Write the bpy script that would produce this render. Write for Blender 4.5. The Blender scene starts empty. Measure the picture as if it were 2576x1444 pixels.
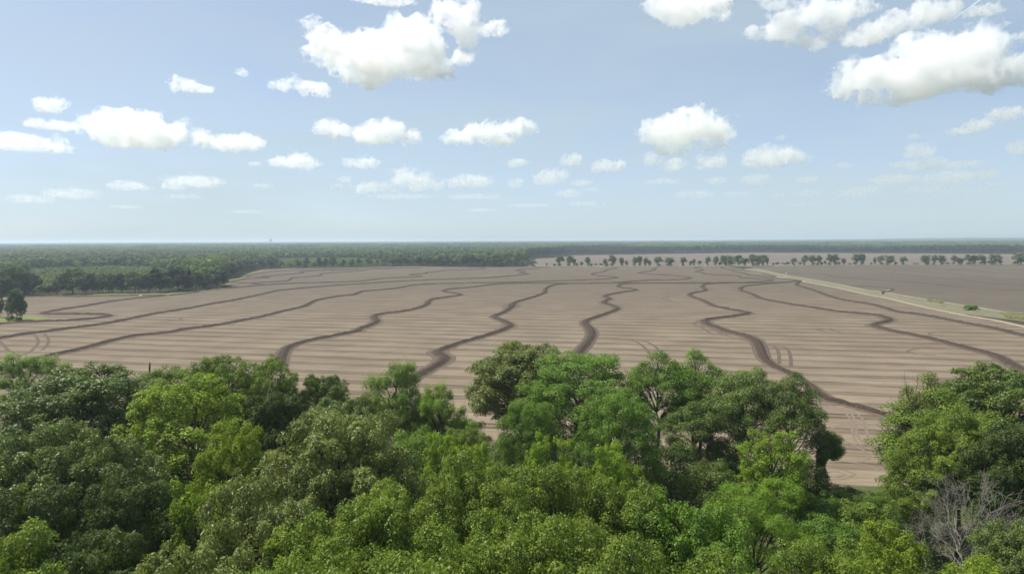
import bpy, math, random
import numpy as np
from mathutils import Vector, Matrix
# ------------------------------------------------------------------ camera, light, exposure
S = bpy.context.scene
HAZE = 1.3e-4
CAM_H = 40.0; PITCH = math.radians(3.94); ROLL = math.radians(0.235)
cd = bpy.data.cameras.new("camera"); cam = bpy.data.objects.new("camera", cd)
S.collection.objects.link(cam); S.camera = cam
cd.sensor_width = 36.0; cd.lens = 24.0; cd.clip_start = 0.5; cd.clip_end = 200000
cam.matrix_world = Matrix.Translation((0, 0, CAM_H)) @ Matrix.Rotation(math.pi/2-PITCH, 4, 'X') @ Matrix.Rotation(-ROLL, 4, 'Z')
SUN_EL = math.radians(58); SUN_AZ = math.radians(-68)          # azimuth measured from straight ahead, negative = to the left
sun_dir = Vector((math.sin(SUN_AZ)*math.cos(SUN_EL), math.cos(SUN_AZ)*math.cos(SUN_EL), math.sin(SUN_EL)))
ld = bpy.data.lights.new("sun", 'SUN'); ld.energy = 4.8; ld.angle = math.radians(0.53); ld.color = (1.0, 0.955, 0.88)
sun = bpy.data.objects.new("sun", ld); S.collection.objects.link(sun)
sun.rotation_euler = (-sun_dir).to_track_quat('-Z', 'Y').to_euler(); sun.location = (0, 0, 300)
W = bpy.data.worlds.new("World"); S.world = W; W.use_nodes = True
nt = W.node_tree; bg = nt.nodes["Background"]
sky = nt.nodes.new("ShaderNodeTexSky"); sky.sky_type = 'NISHITA'; sky.sun_disc = False
sky.sun_elevation = SUN_EL; sky.sun_rotation = SUN_AZ
sky.altitude = 0; sky.air_density = 0.5; sky.dust_density = 1.0; sky.ozone_density = 0.8
# a thin, streaky veil of high cirrus over the clear sky
tc = nt.nodes.new("ShaderNodeTexCoord"); mp = nt.nodes.new("ShaderNodeMapping"); mp.inputs["Scale"].default_value = (1.6, 1.6, 7.0); mp.inputs["Rotation"].default_value = (0, .16, 0)
nt.links.new(tc.outputs["Generated"], mp.inputs[0])
nz = nt.nodes.new("ShaderNodeTexNoise"); nz.inputs["Scale"].default_value = 1.5; nz.inputs["Detail"].default_value = 5; nz.inputs["Roughness"].default_value = .5; nz.inputs["Distortion"].default_value = .6
nt.links.new(mp.outputs[0], nz.inputs["Vector"])
mr = nt.nodes.new("ShaderNodeMapRange"); nt.links.new(nz.outputs[0], mr.inputs[0])
for i_, v_ in enumerate((.32, .68, .42, .70)): mr.inputs[i_+1].default_value = v_
mx = nt.nodes.new("ShaderNodeMix"); mx.data_type = 'RGBA'; sz = nt.nodes.new("ShaderNodeSeparateXYZ"); nt.links.new(tc.outputs["Generated"], sz.inputs[0])
lo = nt.nodes.new("ShaderNodeMapRange"); nt.links.new(sz.outputs[2], lo.inputs[0])
for i_, v_ in enumerate((0.0, .22, .27, 0.0)): lo.inputs[i_+1].default_value = v_
ad = nt.nodes.new("ShaderNodeMath"); ad.operation = 'ADD'; ad.use_clamp = True; nt.links.new(mr.outputs[0], ad.inputs[0]); nt.links.new(lo.outputs[0], ad.inputs[1])
nt.links.new(ad.outputs[0], mx.inputs[0]); nt.links.new(sky.outputs[0], mx.inputs[6])
mx.inputs[7].default_value = (2.78, 3.38, 3.60, 1)
nt.links.new(mx.outputs[2], bg.inputs[0]); bg.inputs[1].default_value = 0.149
vs = S.view_settings; vs.view_transform = 'Standard'; vs.look = 'None'; vs.gamma = 1; vs.exposure = 0.45; vs.use_curve_mapping = False
cy = S.cycles
cy.max_bounces = 26; cy.diffuse_bounces = 2; cy.glossy_bounces = 2; cy.transmission_bounces = 2; cy.volume_bounces = 24
cy.transparent_max_bounces = 48; cy.caustics_reflective = False; cy.caustics_refractive = False
cy.use_denoising = True; cy.volume_step_rate = 0.35; cy.sample_clamp_indirect = 8
F = 24/36*2576
MW = np.array(cam.matrix_world)
def ray(x, y):
    """direction through a point of the photograph (2576 x 1444 frame)"""
    v = MW[:3, :3] @ np.array([(x-1288)/F, -(y-722)/F, -1.0]); return v/np.linalg.norm(v)
def ground(x, y, z=0.0):
    v = ray(x, y); t = (z-CAM_H)/v[2]; return np.array([v[0]*t, v[1]*t])
# ------------------------------------------------------------------ clouds: closed meshes filled with scattering volume
def smooth_noise(shape, cell, rng):
    n = [int(s/cell)+3 for s in shape]; g = rng.random(n).astype(np.float32)
    off = rng.random(3)
    idx = [np.arange(s)/cell+o for s, o in zip(shape, off)]
    out = g
    for ax in range(3):
        i = np.floor(idx[ax]).astype(int); f = (idx[ax]-i).astype(np.float32); f = f*f*(3-2*f)
        sh = [1, 1, 1]; sh[ax] = -1; f = f.reshape(sh)
        out = np.take(out, i, axis=ax)*(1-f)+np.take(out, i+1, axis=ax)*f
    return out
def surface_nets(v, lvl=0.0):
    ins = v > lvl; nx, ny, nz = v.shape
    acc = np.zeros((nx-1, ny-1, nz-1, 3), np.float32); cnt = np.zeros((nx-1, ny-1, nz-1), np.float32)
    corners = [(a, b, c) for a in (0, 1) for b in (0, 1) for c in (0, 1)]
    def sub(arr, o): return arr[o[0]:nx-1+o[0], o[1]:ny-1+o[1], o[2]:nz-1+o[2]]
    for a in corners:
        for ax in range(3):
            if a[ax]: continue
            b = list(a); b[ax] = 1
            va, vb = sub(v, a), sub(v, b); m = sub(ins, a) != sub(ins, b)
            t = np.where(m, (lvl-va)/np.where(m, vb-va, 1), 0)
            for k in range(3):
                acc[..., k] += np.where(m, a[k]+(t if k == ax else 0), 0)
            cnt += m
    act = cnt > 0; ids = -np.ones(act.shape, int); ids[act] = np.arange(act.sum())
    pos = np.argwhere(act)+acc[act]/cnt[act][:, None]
    faces = []
    for ax in range(3):
        sl0 = [slice(1, -1)]*3; sl1 = [slice(1, -1)]*3
        sl0[ax] = slice(0, -1); sl1[ax] = slice(1, None)
        A, B = ins[tuple(sl0)], ins[tuple(sl1)]
        e = np.argwhere(A != B); flip = A[A != B]
        u, w = (ax+1) % 3, (ax+2) % 3
        for k in (u, w): e[:, k] += 1
        q = []
        for du, dw in ((-1, -1), (0, -1), (0, 0), (-1, 0)):
            c = e.copy(); c[:, u] += du; c[:, w] += dw; q.append(ids[c[:, 0], c[:, 1], c[:, 2]])
        q = np.stack(q, 1); q[~flip] = q[~flip][:, ::-1]; faces.append(q)
    return pos, np.concatenate(faces)
def mesh_from(name, verts, faces, smooth=False):
    me = bpy.data.meshes.new(name); nv, nf = len(verts), len(faces); k = faces.shape[1]
    me.vertices.add(nv); me.vertices.foreach_set("co", np.ascontiguousarray(verts, np.float32).ravel())
    me.loops.add(nf*k); me.loops.foreach_set("vertex_index", np.ascontiguousarray(faces, np.int32).ravel())
    me.polygons.add(nf); me.polygons.foreach_set("loop_start", np.arange(0, nf*k, k, dtype=np.int32))
    me.polygons.foreach_set("loop_total", np.full(nf, k, np.int32))
    if smooth: me.polygons.foreach_set("use_smooth", np.ones(nf, bool))
    me.update(calc_edges=True); return me
def cloud_mat(dens, size):
    m = bpy.data.materials.new("cloud_vapour"); m.use_nodes = True; t = m.node_tree; t.nodes.clear()
    o = t.nodes.new("ShaderNodeOutputMaterial"); v = t.nodes.new("ShaderNodeVolumeScatter"); g = t.nodes.new("ShaderNodeTexCoord")
    n = t.nodes.new("ShaderNodeTexNoise"); n.inputs["Scale"].default_value = 1/size; n.inputs["Detail"].default_value = 5; n.inputs["Roughness"].default_value = .62; n.inputs["Distortion"].default_value = .5
    r = t.nodes.new("ShaderNodeMapRange"); t.links.new(g.outputs["Object"], n.inputs["Vector"]); t.links.new(n.outputs[0], r.inputs[0])
    for i, x in enumerate((.38, .62, dens*.02, dens*1.9)): r.inputs[i+1].default_value = x
    v.inputs["Color"].default_value = (.978, .982, .990, 1); v.inputs["Anisotropy"].default_value = .5; t.links.new(r.outputs[0], v.inputs["Density"])
    t.links.new(v.outputs[0], o.inputs["Volume"]); return m
CLOUD_BASE = 1150.0
def cloud(zone, blobs, seed, mfp=5.0, rough=0.72, depth=0.8, thick=1.0):
    rng = np.random.default_rng(seed)
    x0, sc = {'A': (0, 1.6792), 'B': (1200, 1.6792), 'C': (2400, 1.6788)}[zone]
    P = [((x0+x/sc)*.6733, y/sc*.6733, rx/sc*.6733, ry/sc*.6733) for x, y, rx, ry in blobs]
    ymax = max(p[1]+p[3] for p in P); xm = sum(p[0]*p[2] for p in P)/sum(p[2] for p in P)
    v = ray(xm, ymax); el = max(v[2], 0.03); dist = (CLOUD_BASE-CAM_H)/el
    px = dist/F; fwd = np.array([v[0], v[1], 0]); fwd /= np.linalg.norm(fwd); right = np.array([fwd[1], -fwd[0], 0])
    vox = 2.2*px
    L = []
    for x, y, rx, ry in P:
        r = ray(x, y)*dist; L.append((r@right, r@fwd, r[2]+CAM_H, rx*px, max(min(rx*px*depth, ry*px*2.2), ry*px*.8), ry*px))
    L = np.array(L); r0 = L[:, 3:6]; pad = 0.35*r0.max(0)+3*vox
    lo = (L[:, :3]-r0).min(0)-pad; hi = (L[:, :3]+r0).max(0)+pad
    n = np.ceil((hi-lo)/vox).astype(int); n = np.minimum(n, 190)
    g = [lo[k]+vox*np.arange(n[k]) for k in range(3)]
    X, Y, Z = np.meshgrid(*g, indexing='ij', sparse=True); wc = max(r0[:, 2].max()/vox*.9, 4)
    X = X+r0[:, 2].max()*.5*(smooth_noise(n, wc, rng)-.5); Z = Z+r0[:, 2].max()*.4*(smooth_noise(n, wc*.8, rng)-.5)
    f = np.full(n, -9.0, np.float32)
    for bx, by, bz, rx, ry, rz in L:
        dz = (Z-bz)/rz; dz = np.where(dz < 0, dz*1.25, dz)
        d = 1-np.sqrt(((X-bx)/rx)**2+((Y-by)/ry)**2+dz**2)
        f = np.maximum(f, d*min(1.0, 0.35+0.65*rz/r0[:, 2].max()))
    big = r0[:, 2].max()/vox
    c = max(big*1.1, 3.0); a = rough; tot = 0
    nz_ = np.zeros(n, np.float32)
    for o in range(5):
        if c < 1.3: break
        q = smooth_noise(n, c, rng)
        if o >= 1: q = 1-np.abs(q*2-1)*1.0
        nz_ += a*(q-(0.60 if o == 0 else 0.69)); c /= 2.05; a *= 0.72
    f = f+nz_
    for k in range(3):
        sl = [slice(None)]*3; sl[k] = 0; f[tuple(sl)] = -1; sl[k] = -1; f[tuple(sl)] = -1
    pos, fc = surface_nets(f)
    if len(pos) < 20: return None
    pos = lo+pos*vox
    ctr = pos.mean(0); wv = (pos-ctr); wv = wv[:, :1]*right+wv[:, 1:2]*fwd+wv[:, 2:]*np.array([0, 0, 1])
    me = mesh_from("cloud", wv, fc); me.materials.append(cloud_mat(1/(mfp*px*5.6*(1+2.0*min(1,max(0,(dist-9000)/14000)))), r0[:, 2].max()*.75))
    o = bpy.data.objects.new("cloud", me); S.collection.objects.link(o)
    o.location = ctr[0]*right+ctr[1]*fwd+np.array([0, 0, ctr[2]])
    return o
# ------------------------------------------------------------------ node helpers and materials
class NT:
    def __init__(s, name):
        s.m = bpy.data.materials.new(name); s.m.use_nodes = True; s.t = s.m.node_tree; s.t.nodes.clear()
        s.out = s.t.nodes.new("ShaderNodeOutputMaterial")
    def n(s, kind, **kw):
        nd = s.t.nodes.new("ShaderNode"+kind)
        for k, v in kw.items(): setattr(nd, k, v)
        return nd
    def put(s, sock, v):
        if hasattr(v, "is_linked") or hasattr(v, "links"): s.t.links.new(v, sock)
        else: sock.default_value = v
    def math(s, op, a, b=0.0, c=None, clamp=False):
        nd = s.n("Math", operation=op, use_clamp=clamp); s.put(nd.inputs[0], a); s.put(nd.inputs[1], b)
        if c is not None: s.put(nd.inputs[2], c)
        return nd.outputs[0]
    def ramp(s, v, a, b, lo=0.0, hi=1.0):
        nd = s.n("MapRange", clamp=True); s.put(nd.inputs[0], v)
        for i, x in enumerate((a, b, lo, hi)): s.put(nd.inputs[i+1], x)
        return nd.outputs[0]
    def mix(s, f, a, b, mode='MIX'):
        nd = s.n("Mix", data_type='RGBA', blend_type=mode); s.put(nd.inputs[0], f)
        s.put(nd.inputs[6], a if not isinstance(a, tuple) else (*a, 1)); s.put(nd.inputs[7], b if not isinstance(b, tuple) else (*b, 1))
        return nd.outputs[2]
    def noise(s, vec, scale, detail=4.0, rough=0.55, out=0):
        nd = s.n("TexNoise"); s.put(nd.inputs["Vector"], vec); nd.inputs["Scale"].default_value = scale
        nd.inputs["Detail"].default_value = detail; nd.inputs["Roughness"].default_value = rough
        return nd.outputs[out]
    def pos(s, scale=(1, 1, 1), rot=0.0):
        g = s.n("NewGeometry"); mp = s.n("Mapping"); s.t.links.new(g.outputs["Position"], mp.inputs[0])
        mp.inputs["Scale"].default_value = scale; mp.inputs["Rotation"].default_value = (0, 0, rot); return mp.outputs[0]
    def bsdf(s, col, rough=0.8, spec=0.2, normal=None):
        p = s.n("BsdfPrincipled"); s.put(p.inputs["Base Color"], col if not isinstance(col, tuple) else (*col, 1))
        s.put(p.inputs["Roughness"], rough); p.inputs["Specular IOR Level"].default_value = spec
        if normal is not None: s.t.links.new(normal, p.inputs["Normal"])
        return p.outputs[0]
    def bump(s, h, strength, dist):
        b = s.n("Bump"); b.inputs["Strength"].default_value = strength; b.inputs["Distance"].default_value = dist
        s.put(b.inputs["Height"], h); return b.outputs[0]
    def done(s, sh): s.t.links.new(sh, s.out.inputs["Surface"]); return s.m
def leaf_mat(name, col, trans=0.35, rough=0.42, spec=0.35, var=0.35, tcol=None):
    k = NT(name); at = k.n("Attribute", attribute_name="tint"); oi = k.n("ObjectInfo")
    v = k.ramp(at.outputs["Fac"], 0, 1, 1-var, 1+var)
    v = k.math('MULTIPLY', v, k.ramp(oi.outputs["Random"], 0, 1, .9, 1.1))
    hs = k.n("HueSaturation"); hs.inputs["Color"].default_value = (*col, 1)
    k.put(hs.inputs["Hue"], k.ramp(at.outputs["Fac"], 0, 1, .512, .488)); k.put(hs.inputs["Value"], v)
    hs.inputs["Saturation"].default_value = 1.0
    tr = k.n("BsdfTranslucent"); t2 = k.mix(1.0, hs.outputs[0], tcol or (1.25, 1.2, .55), 'MULTIPLY'); k.put(tr.inputs[0], t2)
    ms = k.n("MixShader"); ms.inputs[0].default_value = trans
    k.put(ms.inputs[1], k.bsdf(hs.outputs[0], rough, spec)); k.put(ms.inputs[2], tr.outputs[0])
    return k.done(ms.outputs[0])
def bark_mat(name, col):
    k = NT(name); p = k.pos((3, 3, .6)); n = k.noise(p, 2.0, 6)
    c = k.mix(n, tuple(x*.55 for x in col), tuple(x*1.4 for x in col))
    return k.done(k.bsdf(c, .9, .1, k.bump(n, .6, .05)))
ROW = math.radians(90-77.3)
def soil_mat(name, base, dry, dark, row=1.0, patch=(0.10, 0.10, .05), seed=0.0):
    """tilled soil: tramline pairs every 12.2 m, finer furrows between them, dry crust, darker patches, a darker far end, clods"""
    k = NT(name); p = k.pos(); pr = k.pos(rot=ROW); s0 = k.n("SeparateXYZ"); k.put(s0.inputs[0], p); yy = s0.outputs[1]; far_tone = (base[0]*.40, base[1]*.445, base[2]*.50)
    wob = k.math('MULTIPLY', k.math('SUBTRACT', k.noise(k.pos((.006, .02, 1)), 1.0, 2), .5), 5.0)
    sx = k.n("SeparateXYZ"); k.put(sx.inputs[0], pr); u = k.math('ADD', sx.outputs[1], wob)
    def band(per, ctr, half, soft):
        f = k.math('FRACT', k.math('ADD', k.math('DIVIDE', u, per), 100+ctr)); d = k.math('ABSOLUTE', k.math('SUBTRACT', f, .5))
        return k.ramp(d, half/per, (half+soft)/per, 1, 0)
    along = k.pos((.012, .16, 1), rot=ROW); streak = k.noise(along, 1.0, 4, .6)
    long_ = k.pos((.02, .9, 1), rot=ROW); fine = k.noise(long_, 1.0, 3, .6)
    st2 = k.ramp(streak, .34, .62, .36, 1.0)
    tr = k.math('MAXIMUM', band(12.2, .13, .46, .55), k.math('MULTIPLY', band(12.2, -.13, .42, .55), .95))
    tr = k.math('MULTIPLY', tr, k.math('MULTIPLY', st2, k.ramp(k.noise(k.pos((.05, .05, 1)), 1, 3), .3, .55, .55, 1)))
    mid = k.math('MULTIPLY', band(12.2, 0, 1.5, 1.2), .40)
    low = k.math('MULTIPLY', k.math('MAXIMUM', band(12.2, .5, .2, .5), band(12.2, .36, .15, .5)), k.ramp(streak, .42, .6, 0, .42))
    furrow = k.math('ADD', k.math('MAXIMUM', k.math('MAXIMUM', tr, mid), low), k.math('MULTIPLY', k.ramp(fine, .45, .72), .32), clamp=True)
    big = k.noise(p, .006, 5, .6); med = k.noise(p, .05, 5, .6); clod = k.noise(p, 1.7, 5, .65); grit = k.noise(p, .5, 4, .7)
    damp = k.math('ADD', k.ramp(k.math('ADD', yy, k.math('MULTIPLY', k.math('SUBTRACT', big, .5), 500)), 170, 620), 0.0)  # soil tone darkens with distance along Y, broken up by the large noise
    c = k.mix(k.ramp(big, .35, .65), base, dry); c = k.mix(k.math('MULTIPLY', damp, .80*row), c, far_tone)
    c = k.mix(k.ramp(med, .35, .7, 0, .42), c, dark); c = k.mix(k.ramp(k.noise(k.pos((.03, .012, 1), rot=.4), 1, 5, .6), .45, .75, 0, .5), c, tuple(x*.72 for x in base))
    c = k.mix(k.math('MULTIPLY', furrow, .95*row), c, dark)
    c = k.mix(k.ramp(k.noise(k.pos((.004, .009, 1)), 1, 4, .55), .58, .75, 0, .35), c, patch)
    c = k.mix(k.ramp(clod, .3, .75, 0, .45), c, tuple(x*.6 for x in base)); c = k.mix(k.ramp(grit, .62, .8, 0, .5), c, tuple(min(1, x*1.3) for x in dry))
    h = k.math('ADD', k.math('MULTIPLY', clod, .12), k.math('MULTIPLY', furrow, -.1))
    return k.done(k.bsdf(c, .95, .1, k.bump(h, .7, 1.0)))
def grass_mat(name, a, b, scale=.4):
    k = NT(name); p = k.pos(); n = k.noise(p, scale, 6, .7); n2 = k.noise(p, 3.0, 5, .7)
    c = k.mix(k.ramp(n, .3, .7), a, b); c = k.mix(k.ramp(n2, .35, .75, 0, .5), c, tuple(x*.5 for x in a))
    return k.done(k.bsdf(c, .9, .1, k.bump(n2, .9, .4)))
def levee_mat():
    k = NT("levee_soil"); at = k.n("Attribute", attribute_name="edge"); p = k.pos()
    n = k.noise(p, 1.3, 6, .7); n2 = k.noise(p, .25, 4, .6); ln = k.n("Attribute", attribute_name="lane")
    lw = k.math('ADD', ln.outputs["Fac"], k.math('MULTIPLY', k.math('SUBTRACT', n2, .5), .5))
    lane = k.ramp(k.math('ABSOLUTE', k.math('SUBTRACT', k.math('FRACT', k.math('MULTIPLY', lw, .8)), .5)), .1, .3)
    dark = k.mix(k.ramp(n, .3, .75), (.030, .021, .015), (.082, .060, .045)); dark = k.mix(k.math('MULTIPLY', lane, .2), dark, (.12, .09, .07))
    e = k.math('ADD', at.outputs["Fac"], k.math('MULTIPLY', k.math('SUBTRACT', n, .5), .7))
    c = k.mix(k.ramp(e, .38, .62), dark, k.mix(k.math('MULTIPLY', lane, .7), (.150, .116, .086), (.085, .064, .048)))
    return k.done(k.bsdf(c, .95, .1, k.bump(n, 1.0, .6)))
M_LEAF = {
 'oak':    leaf_mat("oak_leaf", (0.149, 0.218, 0.030), .33, .5, .22, .42),
 'oak2':   leaf_mat("glossy_oak_leaf", (0.107, 0.161, 0.028), .28, .48, .28, .42),
 'deep':   leaf_mat("deep_green_leaf", (0.117, 0.206, 0.027), .33, .5, .2, .42),
 'lime':   leaf_mat("lime_leaf", (.205, .310, .032), .43, .55, .18, .4),
 'yellow': leaf_mat("yellow_green_leaf", (.178, .254, .027), .40, .55, .18, .42),
 'pecan':  leaf_mat("olive_leaf", (0.159, 0.199, 0.045), .28, .46, .28, .42),
 'olive':  leaf_mat("pale_olive_leaf", (0.176, 0.215, 0.053), .32, .46, .28, .4),
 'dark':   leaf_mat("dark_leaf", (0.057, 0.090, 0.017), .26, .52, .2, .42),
 'grey':   leaf_mat("grey_green_leaf", (0.122, 0.171, 0.040), .28, .46, .30, .42),
 'cypress': leaf_mat("cypress_needle", (0.188, 0.304, 0.041), .42, .6, .12),
 'willow': leaf_mat("willow_leaf", (0.161, 0.252, 0.053), .42, .6, .12),
 'far':    leaf_mat("far_leaf", (.080, .118, .040), .24, .6, .1, .55),
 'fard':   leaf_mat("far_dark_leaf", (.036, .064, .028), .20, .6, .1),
 'farl':   leaf_mat("far_light_leaf", (0.150, 0.209, 0.053), .28, .6, .1),
 'young':  leaf_mat("young_tree_leaf", (.150, .215, .056), .3, .6, .1),
 'hedge':  leaf_mat("hedgerow_leaf", (0.139, 0.173, 0.057), .24, .6, .1),
}
M_BARK = bark_mat("bark", (.085, .068, .052)); M_DEAD = bark_mat("weathered_wood", (.235, .215, .18)); M_TWIG = bark_mat("bare_twig", (.16, .13, .11))
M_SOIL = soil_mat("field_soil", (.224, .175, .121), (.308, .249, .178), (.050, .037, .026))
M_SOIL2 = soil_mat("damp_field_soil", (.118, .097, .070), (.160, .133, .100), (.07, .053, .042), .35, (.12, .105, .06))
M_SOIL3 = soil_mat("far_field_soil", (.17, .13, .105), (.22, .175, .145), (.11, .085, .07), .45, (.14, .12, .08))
M_LEVEE = levee_mat()
M_GRASS = grass_mat("bank_grass", (.120, .122, .070), (.235, .210, .140))
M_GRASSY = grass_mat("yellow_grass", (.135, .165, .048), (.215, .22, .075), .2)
M_FLOOR = grass_mat("forest_floor", (.040, .046, .022), (.075, .070, .040))
# ------------------------------------------------------------------ the land
def link(o, parent=None):
    S.collection.objects.link(o)
    if parent: o.parent = parent
    return o
def tag(o, label=None, cat=None, group=None, kind=None):
    for k, v in (('label', label), ('category', cat), ('group', group), ('kind', kind)):
        if v: o[k] = v
    return o
ZR = {'D': (0, 0, 1/.6733), 'L4': (0, 850, 2.576), 'L5': (900, 850, 2.576), 'L6': (1800, 850, 2.576), 'L7': (2800, 850, 2.5107), 'R3': (2500, 1200, 1.5294),
      'Z1': (700, 950, 4.011), 'Z2': (1300, 950, 4.011), 'Z3': (1900, 950, 4.011), 'Z4': (2500, 950, 4.011), 'Z5': (3100, 950, 4.011)}
def D(z, x, y):
    if z == 'D': return (x, y)
    a, b, s = ZR[z]; return ((a+x/s)*.6733, (b+y/s)*.6733)
def chain(*parts):
    """('Z1', x, y, x, y, ...) groups -> ground points"""
    P = []
    for p in parts:
        z = p[0]; v = p[1:]
        for i in range(0, len(v), 2): P.append(ground(*D(z, v[i], v[i+1])))
    return np.array(P)
def densify(P, step, smooth=True):
    P = np.asarray(P, float); out = []
    n = len(P)
    for i in range(n-1):
        a, b, c, d = P[max(i-1, 0)], P[i], P[i+1], P[min(i+2, n-1)]
        L = np.linalg.norm(c-b); k = max(1, int(L/step))
        ta = (c-a); tb = (d-b)
        ta = ta/(np.linalg.norm(ta)+1e-9)*L*.8; tb = tb/(np.linalg.norm(tb)+1e-9)*L*.8
        for j in range(k):
            t = j/k
            if smooth:
                h = (2*t**3-3*t**2+1)*b+(t**3-2*t**2+t)*ta+(-2*t**3+3*t**2)*c+(t**3-t**2)*tb
            else: h = b*(1-t)+c*t
            out.append(h)
    out.append(P[-1]); return np.array(out)
def normals2d(P):
    T = np.gradient(P, axis=0); T /= np.linalg.norm(T, axis=1)[:, None]+1e-9
    return np.stack([-T[:, 1], T[:, 0]], 1)
def inside(poly, X, Y):
    r = np.zeros(X.shape, bool); n = len(poly)
    for i in range(n):
        x1, y1 = poly[i]; x2, y2 = poly[(i+1) % n]
        c = ((y1 > Y) != (y2 > Y)) & (X < (x2-x1)*(Y-y1)/(y2-y1+1e-12)+x1); r ^= c
    return r
def sheet(name, poly, z, mat, kind='structure'):
    import mathutils.geometry as mg
    tris = mg.tessellate_polygon([[Vector((*p, 0)) for p in poly]])
    me = bpy.data.meshes.new(name); me.from_pydata([(*p, z) for p in poly], [], [tuple(t) for t in tris]); me.update()
    if me.polygons[0].normal.z < 0: me.flip_normals()
    me.materials.append(mat); o = link(bpy.data.objects.new(name, me)); tag(o, kind=kind); return o
gx, gy0, gy1 = 24000, -600, 24000
sheet("ground", [(-gx, gy0), (gx, gy0), (gx, gy1), (-gx, gy1)], -0.12, M_FLOOR)
LEFT = chain(('D', -260, 752), ('L4', 0, 672, 240, 662, 500, 650, 700, 650, 1000, 640, 1300, 633, 1600, 634, 1800, 612, 2000, 592, 2200, 572),
             ('Z1', 700, 478, 560, 448, 570, 405, 640, 375, 790, 352, 880, 300, 960, 268, 1050, 250, 1130, 224))
TOP = chain(('Z1', 1400, 215, 2000, 210, 2560, 200), ('Z2', 500, 188, 1000, 178, 1500, 188, 2000, 195), ('Z3', 0, 188, 1000, 183, 2000, 181), ('Z4', 0, 181, 780, 181, 900, 183))
RIGHT = chain(('Z4', 1100, 225, 1300, 268, 1600, 325, 1900, 385, 2200, 432, 2560, 500), ('Z5', 300, 530, 600, 595, 900, 650, 1200, 720, 1500, 790, 1800, 850, 2100, 910, 2560, 985), ('D', 2700, 845, 2950, 905))
NEAR_Y = ground(2150, 1232)[1]
POLY_MAIN = np.concatenate([LEFT, TOP, RIGHT, [(260, NEAR_Y), (40, NEAR_Y-1), (-300, NEAR_Y+6)], [(-420, 300)]])
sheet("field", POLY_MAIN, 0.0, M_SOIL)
HEDGE0 = chain(('Z4', 900, 172, 2560, 165), ('Z5', 500, 160, 1500, 157, 2560, 155), ('D', 2900, 662, 3300, 660))
BANKR = chain(('Z4', 1230, 205, 1400, 240, 1750, 318, 2100, 375, 2560, 458), ('Z5', 200, 470, 500, 530, 800, 570, 1200, 640, 1500, 690, 1900, 755, 2200, 800, 2560, 860), ('D', 2700, 800, 3000, 850))
POLY_R = np.concatenate([HEDGE0, [(1600, 500), (700, 150)], BANKR[::-1]])
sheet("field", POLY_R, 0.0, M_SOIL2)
FARTOP = chain(('L6', 420, 345, 520, 298, 720, 290, 870, 268, 1500, 258, 2576, 243), ('L7', 400, 238, 1200, 241, 2576, 250), ('D', 2800, 640, 3100, 641))
HEDGE_LINE = chain(('Z3', 300, 165, 1000, 172, 2560, 168), ('Z4', 900, 160, 2560, 156), ('Z5', 500, 150, 1500, 148, 2560, 146), ('D', 2900, 656, 3300, 655))
POLY_FAR = np.concatenate([FARTOP, HEDGE_LINE[::-1]])
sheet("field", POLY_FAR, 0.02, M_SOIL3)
# grassy strip under the hedgerow, the grassy verge along the wood and round the lone clump of trees
sheet("grass_verge", np.concatenate([HEDGE_LINE, chain(('D', 3300, 660, 2900, 662), ('Z5', 2560, 157, 1500, 159, 500, 162), ('Z4', 2560, 167, 900, 181, 0, 183), ('Z3', 2000, 183, 1000, 185, 300, 186))]), 0.06, M_GRASS)
sheet("grass_verge", np.concatenate([LEFT[1:], chain(('Z1', 1130, 240, 1060, 262, 900, 318, 820, 362, 680, 390, 600, 420, 620, 455, 740, 470, 500, 505), ('L4', 2200, 585, 2000, 605, 1800, 628, 1600, 645, 1300, 646, 900, 652, 500, 664, 240, 676, 0, 684))]), 0.06, M_GRASSY)
sheet("grass_verge", np.concatenate([chain(('L4', -500, 860, 0, 868, 240, 853, 400, 858, 510, 872, 400, 890, 150, 905, 0, 925, -500, 945))]), 0.06, M_GRASSY)
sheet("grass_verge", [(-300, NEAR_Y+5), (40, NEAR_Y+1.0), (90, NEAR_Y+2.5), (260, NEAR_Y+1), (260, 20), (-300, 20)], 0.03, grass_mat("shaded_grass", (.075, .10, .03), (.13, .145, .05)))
# bank along the right edge of the big field: a low ridge of rough grass with a ditch-side track
def ribbon(name, P, prof, mat, amp=0.0, seed=0, widths=None, kind='structure', core=None, taper=None):
    rng = np.random.default_rng(seed); N = normals2d(P); n, k = len(P), len(prof)
    offs = np.array([p[0] for p in prof]); hs = np.array([p[1] for p in prof])
    w = np.ones(n) if widths is None else widths
    ow = offs[None, :]*w[:, None] if core is None else np.sign(offs)[None]*(np.minimum(np.abs(offs), core)[None]+np.maximum(np.abs(offs)-core, 0)[None]*w[:, None])
    if taper is not None: ow = ow*taper[:, None]
    XY = P[:, None, :]+N[:, None, :]*ow[..., None]
    Zz = np.repeat(hs[None], n, 0)+np.where(hs > .03, 1, .05)[None]*(rng.random((n, k))-.5)*amp
    Zz = np.maximum(Zz, 0.012)
    V = np.concatenate([XY, Zz[..., None]], 2).reshape(-1, 3)
    i = np.arange(n-1)[:, None]*k+np.arange(k-1)[None]; Fc = np.stack([i, i+k, i+k+1, i+1], 2).reshape(-1, 4)[:, ::-1]
    me = mesh_from(name, V, Fc, True); me.materials.append(mat)
    e = np.repeat((np.abs(offs)/np.abs(offs).max())[None], n, 0).ravel().astype(np.float32)
    a = me.attributes.new("edge", 'FLOAT', 'POINT'); a.data.foreach_set("value", e)
    a = me.attributes.new("lane", 'FLOAT', 'POINT'); a.data.foreach_set("value", ow.ravel().astype(np.float32))
    o = link(bpy.data.objects.new(name, me)); tag(o, kind=kind); return o
mid_bank = np.array([(a+b)/2 for a, b in zip(densify(RIGHT[:-1], 1e9), densify(RIGHT[:-1], 1e9))])
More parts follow.
